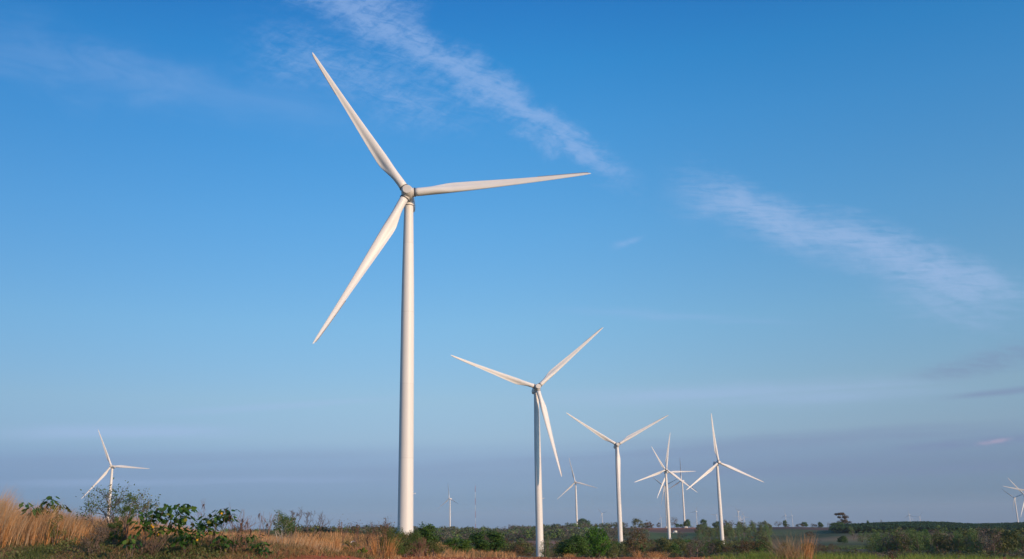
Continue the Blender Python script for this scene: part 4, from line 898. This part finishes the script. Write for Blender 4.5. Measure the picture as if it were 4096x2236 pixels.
leafy(860, 2170, 36.8, [(880, 2036), (905, 2028), (922, 2030), (895, 2050), (915, 2052), (865, 2070), (835, 2052), (820, 2062), (815, 2085), (840, 2088), (830, 2108), (850, 2118), (925, 2062), (848, 2060)],
      'large-leaved green plant leaning to the right above the leafless stems', .19, 10, flowers=[(887, 2054)])
leafy(895, 2200, 36.0, [(870, 2150), (885, 2142), (905, 2145), (925, 2156), (880, 2172), (912, 2176), (898, 2190)], 'small dark green leafy bush below the leafless stems', .16, 9, 'leafy_bush', cat='bush')
leafy(985, 2190, 36.8, [(975, 2150), (990, 2146), (965, 2168), (1003, 2138), (1020, 2134)], 'thin green weed between the two small dark leafy bushes', .14, 7)
leafy(1050, 2226, 36.0, [(1018, 2172), (1035, 2168), (1055, 2166), (1030, 2190), (1060, 2188), (1072, 2200), (1052, 2208), (1080, 2216)], 'small dark green leafy bush at the edge of the red soil', .15, 9, 'leafy_bush', cat='bush')
leafy(520, 2195, 35.0, [(512, 2140), (530, 2134), (522, 2160), (545, 2158), (506, 2170)], 'low yellow-green leafy weed left of the biggest large-leaved plant', .15, 7, yellow=.3)

# leafless stems and small shrubs
def twiggy(px, row_base, d, row_top, wpx, label, n=5, name='leafless_shrub', m=None, depth=3, leaves=0, leafm=None, lsize=.07, lean=0.0, up=.22, r=.022, spread=.5, cat='shrub', pods=0):
    g = at(px, row_base, d); g.z = tz(g.x, g.y); h = at(px, row_top, d).z-g.z; wm = wpx/F*d; o = thing(name, g, label, cat)
    SK = []; TP = []
    for i in range(n):
        dr = (RS.normal()*.5*wm/h+lean, RS.normal()*.3, 1.0); sk, tp = skeleton((RS.normal()*.12*wm, RS.normal()*.1, -.05), dr, h*.48, r, depth, 3, spread, .62, up)
        SK += sk; TP += tp
    # squeeze into the measured size
    A = np.concatenate([np.array(p) for p, _ in SK]); sx_, sz_ = wm/(np.ptp(np.array(TP)[:, 0])+1e-3), h/(A[:, 2].max()+1e-3); sx_ = min(sx_, 1.8)
    S = np.array([sx_, 1, sz_]); SK = [([np.array(q)*S for q in p], rr) for p, rr in SK]; TP = [t*S for t in TP]
    big = [s_ for s_ in SK if s_[1][0] > r*.45]; fine = [s_ for s_ in SK if s_[1][0] <= r*.45]
    obj('stems', sk_mesh('stems', big, m or M_TWIG, 4), o)
    if fine: obj('twigs', sk_mesh('twigs', [(p, [max(v_, .004) for v_ in rr]) for p, rr in fine], m or M_TWIG, 3), o)
    if leaves:
        T_ = np.array(TP); P = T_[RS.randint(len(T_), size=leaves)]+RS.normal(size=(leaves, 3))*.09; N = rnd_dir(leaves)+np.array([0, 0, .5]); N /= np.linalg.norm(N, axis=1)[:, None]
        V, Fs = leaf_quads(P, N, np.full(leaves, lsize), .5); obj('foliage', mesh('foliage', V, Fs[0], [leafm], v=np.tile(RS.rand(leaves), 2)), o)
    for i in range(pods):
        t = TP[RS.randint(len(TP))]; V, T, q = blades(np.array([t]*5)+RS.normal(size=(5, 3))*.02, RS.uniform(-.28, -.1, 5), np.full(5, .035), RS.normal(0, .05, (5, 2)), 1.2, 3); obj('dead_leaf', mesh('dead_leaf', V, T, [L_POD], v=np.tile(RS.rand(5), q)), o)
    return o
twiggy(452, 2140, 40.5, 1934, 290, 'wide thin-branched shrub in front of the lone far-left turbine', 7, 'thin_branched_shrub', leaves=1000, leafm=L_FEATH, lsize=.08, depth=4, r=.03)
twiggy(560, 2130, 42, 1962, 100, 'sparse leafy shrub at the right side of the wide thin-branched one', 4, 'sparse_shrub', leaves=500, leafm=L_OLIVE, lsize=.08)
twiggy(800, 2160, 37.5, 1992, 150, 'thin bare stems rising between the two large-leaved plants', 4, 'leafless_stems', M_DRYSTEM, 3, lean=.1, r=.014, pods=2)
twiggy(925, 2175, 36.6, 2010, 120, 'reddish leafless stems with hanging dead leaves right of the leaning large-leaved plant', 7, 'leafless_stems', M_DRYSTEM, 2, r=.016, pods=9, lean=.1)
twiggy(985, 2175, 36.9, 2036, 130, 'criss-crossing leafless reddish stems in the middle of the bank', 8, 'leafless_stems', M_DRYSTEM, 2, r=.014, pods=6, lean=-.1)
twiggy(1050, 2180, 37.2, 2044, 90, 'upright reddish leafless stem with a dead seed head left of the flat-topped shrub', 4, 'leafless_stems', M_DRYSTEM, 2, r=.014, pods=3)
twiggy(1100, 2170, 42, 2044, 110, 'flat-topped small green shrub with pale stems', 3, 'flat_topped_shrub', M_PALEBARK, 3, leaves=1100, leafm=L_FEATH, lsize=.055)
twiggy(1150, 2160, 46, 2066, 72, 'dark green feathery shrub right of the flat-topped one', 4, 'feathery_shrub', M_TWIG, 3, leaves=1800, leafm=L_DARK, lsize=.06)
twiggy(1182, 2150, 66, 2024, 70, 'taller one of the two bare winter-like trees on the bank', 2, 'bare_tree', M_TWIG, 5, r=.045, spread=.36, cat='tree')
twiggy(1228, 2150, 70, 2040, 60, 'middle bare tree on the bank, slender and grey', 2, 'bare_tree', M_TWIG, 5, r=.04, spread=.36, cat='tree')
twiggy(1262, 2155, 68, 2042, 90, 'right-hand bare tree on the bank with boughs spreading to the right', 3, 'bare_tree', M_TWIG, 4, r=.045, spread=.42, lean=.15, cat='tree')
twiggy(1362, 2190, 44, 2076, 44, 'dry branching weed stalk left of the white-topped stake', 2, 'dry_weed', M_DRYSTEM, 3, r=.012, cat='weed', leaves=120, leafm=L_GREYB, lsize=.05)
twiggy(1420, 2190, 44, 2090, 36, 'purple-brown dry weed stalk above the white-topped stake', 3, 'dry_weed', M_DRYSTEM, 3, r=.014, cat='weed', leaves=200, leafm=L_BROWN, lsize=.05)
twiggy(1500, 2200, 46, 2090, 60, 'brown seed-headed weed left of the tallest turbine foot', 4, 'dry_weed', M_DRYSTEM, 3, r=.014, cat='weed', leaves=420, leafm=L_GREYB, lsize=.05)
twiggy(1542, 2200, 46, 2078, 44, 'tallest brown seed-headed weed beside the tallest turbine foot', 3, 'dry_weed', M_DRYSTEM, 3, r=.014, cat='weed', leaves=420, leafm=L_BROWN, lsize=.05)
twiggy(1680, 2218, 47.0, 2142, 110, 'rounded grey-brown twiggy bush below the tallest turbine', 16, 'twiggy_bush', M_DRYSTEM, 3, r=.012, spread=.45)
twiggy(1470, 2205, 46, 2135, 110, 'grey leafless bush in the left part of the thicket', 10, 'twiggy_bush', M_TWIG, 3, r=.012, leaves=300, leafm=L_BROWN, lsize=.05)

def bushy(px, row_top, row_base, wpx, d, m, label, k=26, leaves=110, size=.05, name='green_bush', hollow=.3, asp=.4, stemm=None):
    g = at(px, row_base, d); g.z = tz(g.x, g.y); h = (at(px, row_top, d).z-g.z)*1.18; wm = wpx/F*d*1.1; o = thing(name, g, label, 'bush')
    cl = ell_clumps(k, (0, 0, h*.5), (wm*.46, wm*.42, h*.44), min(h, wm)*.20, low=-.8)
    me = cm('foliage', [crown(cl, leaves, size, asp, hollow=hollow)], m); obj('foliage', me, o)
    sk = [([(RS.normal()*.1, RS.normal()*.1, -.05), (c[0]*.5, c[1]*.5, c[2]*.6), (c[0], c[1], c[2])], [.02, .014, .005]) for c in cl[::2]]
    obj('stems', sk_mesh('stems', sk, stemm or M_TWIG, 4), o); return o
bushy(500, 1978, 2130, 70, 38.6, L_FEATH, 'dense green feathery bush in front of the wide thin-branched shrub', 22, 130, .05)
bushy(462, 2070, 2135, 50, 38.2, L_FEATH, 'lower dark green feathery bush at the foot of the dense one', 14, 110, .05)
bushy(375, 2110, 2160, 90, 36.8, L_GREYB, 'low purple-brown dead bush among the weeds of the bank', 16, 90, .05)
bushy(225, 2075, 2140, 70, 39.5, L_OLIVE, 'olive undergrowth bush beneath the far-left large-leaved plant', 14, 80, .06)
bushy(1450, 2195, 2225, 60, 42.5, L_FRESH, 'small yellow-green weed bush at the edge of the red field', 12, 70, .06)
bushy(1575, 2112, 2212, 86, 46.6, L_FEATH, 'tall feathery green bush left of the tallest turbine foot', 26, 150, .05)
bushy(1580, 2165, 2222, 100, 45.6, L_FEATH, 'rounded fresh green feathery bush below the tallest turbine', 24, 150, .05)
bushy(1655, 2130, 2215, 90, 47.6, L_FEATH, 'olive feathery bush right before the tallest turbine foot', 22, 130, .05)
bushy(1706, 2110, 2200, 96, 52, L_DARK, 'dark green broad-leaved bush right of the tallest turbine foot', 30, 130, .09, asp=.6)
bushy(1740, 2165, 2222, 76, 50, L_OLIVE, 'olive-brown bush at the right end of the thicket', 20, 110, .06)
bushy(1625, 2128, 2215, 80, 48.5, L_FEATH, 'leafy bush hiding the left foot of the tallest turbine', 26, 130, .05)
bushy(1668, 2140, 2215, 84, 49.5, L_OLIVE, 'dull olive bush hiding the right foot of the tallest turbine', 26, 120, .05)
bushy(1545, 2120, 2210, 70, 48.2, L_OLIVE, 'olive bush left of the tall feathery green bush', 22, 120, .05)
bushy(1655, 2126, 2150, 46, 50.5, L_BROWN, 'brown broad-leaved sprig crossing the tallest turbine foot', 8, 30, .09, asp=.6)
bushy(1620, 2185, 2225, 120, 46.2, L_OLIVE, 'low olive thicket base below the tallest turbine', 22, 90, .05)
bushy(1400, 2170, 2215, 80, 45, L_OLIVE, 'dull green bush behind the white-topped stake', 16, 90, .05)

# stake with a white rag
g = ground_at(1412, 42.8); o = thing('stake', g, 'thin wooden stake with a white rag tied to its top, at the field edge', 'stake'); t = at(1412, 2164, 42.8).z-g.z
V_, F_ = tube([(0, 0, -.1), (.01, 0, t)], [.010, .008], 5); obj('pole', mesh('pole', V_, F_, [M_DRYSTEM]), o)
xs = np.linspace(0, 1, 7); V_ = []
for i, u_ in enumerate(xs):
    V_ += [(-.07+.20*u_, .02*math.sin(6*u_), t+.02-.10*abs(u_-.45)), (-.10+.17*u_, .05+.03*math.cos(5*u_), t-.10+.10*u_)]
V_ = np.array(V_); F_ = np.array([(2*i, 2*i+1, 2*i+3, 2*i+2) for i in range(6)]); obj('rag', mesh('rag', V_, F_, [M_CLOTH], smooth=True), o)
# thin dead sapling in front of the second turbine's tower, dark stump at the right
twiggy(2172, 2234, 60, 2158, 14, 'thin dead sapling standing against the right side of the second tower', 1, 'dead_sapling', M_TWIG, 1, r=.02, cat='sapling')
twiggy(3572, 2236, 45.5, 2210, 26, 'dark withered weed among the fresh grass at the right', 6, 'withered_weed', M_DRYSTEM, 2, r=.02, cat='weed', leaves=160, leafm=L_POD, lsize=.06)

# ------------------------------------------------------------------ measuring mast, buildings, power poles
b = ground_at(1902, 1500); o = thing('measuring_mast', b, 'thin red and white lattice mast left of the large round green tree', 'mast'); top = at(1900.3, 1943, 1500).z-b.z
ns = 8
for i in range(ns):
    z0, z1 = top*i/ns, top*(i+1)/ns; pr_ = []
    for k in range(3):
        a = k*2.094+.3; pr_.append(tube([(.36*math.cos(a), .36*math.sin(a), z0), (.36*math.cos(a), .36*math.sin(a), z1)], [.07, .07], 4))
        for j in range(8):
            a2 = (k+1)*2.094+.3; u0_, u1_ = z0+(z1-z0)*j/8, z0+(z1-z0)*(j+1)/8; pr_.append(tube([(.36*math.cos(a), .36*math.sin(a), u0_), (.36*math.cos(a2), .36*math.sin(a2), u1_)], [.04, .04], 3))
    V_, F_ = join(pr_); q = obj('mast_section', mesh('mast_section', V_, F_, [M_RED if i % 2 else M_MWHITE]), o); q['label'] = 'red section' if i % 2 else 'white section'
V_, F_ = tube([(0, 0, top), (0, 0, top+5)], [.05, .03], 4); obj('lightning_rod', mesh('lightning_rod', V_, F_, [M_STEEL]), o)

def house(px, d, w_, dp, h, label, name='shed', rz=0.0, pitch=.18):
    g = ground_at(px, d); o = thing(name, g, label, 'building', None, rz)
    V, Fs = box(-w_/2, w_/2, -dp/2, dp/2, -.3, h); obj('walls', mesh('walls', V, Fs, [M_BUILD]), o)
    rr = h+w_*pitch*.5; e = .35; V = np.array([(-w_/2-e, -dp/2-e, h-.02), (w_/2+e, -dp/2-e, h-.02), (w_/2+e, dp/2+e, h-.02), (-w_/2-e, dp/2+e, h-.02), (0, -dp/2-e, rr), (0, dp/2+e, rr)])
    obj('roof', mesh('roof', V, [np.array([(0, 1, 4), (2, 3, 5)]), np.array([(1, 2, 5, 4), (3, 0, 4, 5), (0, 3, 2, 1)])], [M_ROOF]), o)
    V, Fs = box(-.55+w_*.2, .55+w_*.2, -dp/2-.06, -dp/2+.02, -.1, min(2.1, h*.8)); obj('door', mesh('door', V, Fs, [M_STEEL]), o)
    f_ = None
    for k in (-.32, -.02):
        V, Fs = box(w_*k-.5, w_*k+.5, -dp/2-.05, -dp/2+.02, h*.35, h*.35+.9); obj('window', mesh('window', V, Fs, [M_GLASS]), o)
    return o
house(2700, 1850, 6.5, 4.5, 4.2, 'small white box-shaped shed in the green field right of the frontmost overlapping tower')
house(2690, 1845, 2.6, 2.4, 1.6, 'low white hut at the left side of the small white shed', 'hut')
house(2742, 2180, 9, 5, 2.6, 'long low white building under the dense round ridge tree')
house(2731, 2185, 4, 4, 2.2, 'little white hut left of the long low white building', 'hut')
house(2664, 2185, 5, 4, 2.8, 'pale building on the crest left of the frontmost overlapping tower')
def pole_(px, d, h, label):
    g = ground_at(px, d); o = thing('power_pole', g, label, 'power pole', 'power poles on the crest')
    V, Fs = tube([(0, 0, -.3), (0, 0, h)], [.20, .14], 6); obj('post', mesh('post', V, Fs, [M_WOODP]), o)
    V, Fs = box(-1.6, 1.6, -.1, .1, h-1.0, h-.8); obj('crossarm', mesh('crossarm', V, Fs, [M_WOODP]), o); return (g, h)
PP = [pole_(2652, 2230, 11, 'power pole on the crest left of the frontmost overlapping tower'), pole_(2774, 2230, 11, 'left one of the double power poles between the round tree and the dark tree pair'), pole_(2779, 2231, 11, 'right one of the double power poles between the round tree and the dark tree pair'), pole_(2832, 2240, 11, 'power pole right of the dark crest tree pair')]
pr_ = []
for (g0, h0), (g1, h1) in zip(PP[:-1], PP[1:]):
    for off in (-1.4, 0, 1.4):
        a = np.array(g0)+(off, 0, h0-.7); b = np.array(g1)+(off, 0, h1-.7); pts = [a*(1-t)+b*t-np.array([0, 0, 4*1.2*t*(1-t)]) for t in np.linspace(0, 1, 7)]; pr_.append(tube(pts, [.025]*7, 3))
V_, F_ = join(pr_); obj('power_line', mesh('power_line', V_, F_, [M_STEEL]), label='thin power lines strung between the poles on the crest', category='power line')

# ------------------------------------------------------------------ the air
hm = bpy.data.materials.new('hazy_air'); hm.use_nodes = True; t = NT(hm.node_tree); t.n.clear()
out = t.node('ShaderNodeOutputMaterial'); pv = t.node('ShaderNodeVolumePrincipled')
pv.inputs['Color'].default_value = (.78, .88, 1.0, 1); pv.inputs['Density'].default_value = 2.9e-5; pv.inputs['Anisotropy'].default_value = 0.0
t.l.new(pv.outputs[0], out.inputs['Volume'])
V_, F_ = box(-20000, 20000, -20000, 20000, -560, 190); obj('haze', mesh('haze', V_, F_, [hm]), kind='stuff', label='thin bluish haze in the air over the plain')
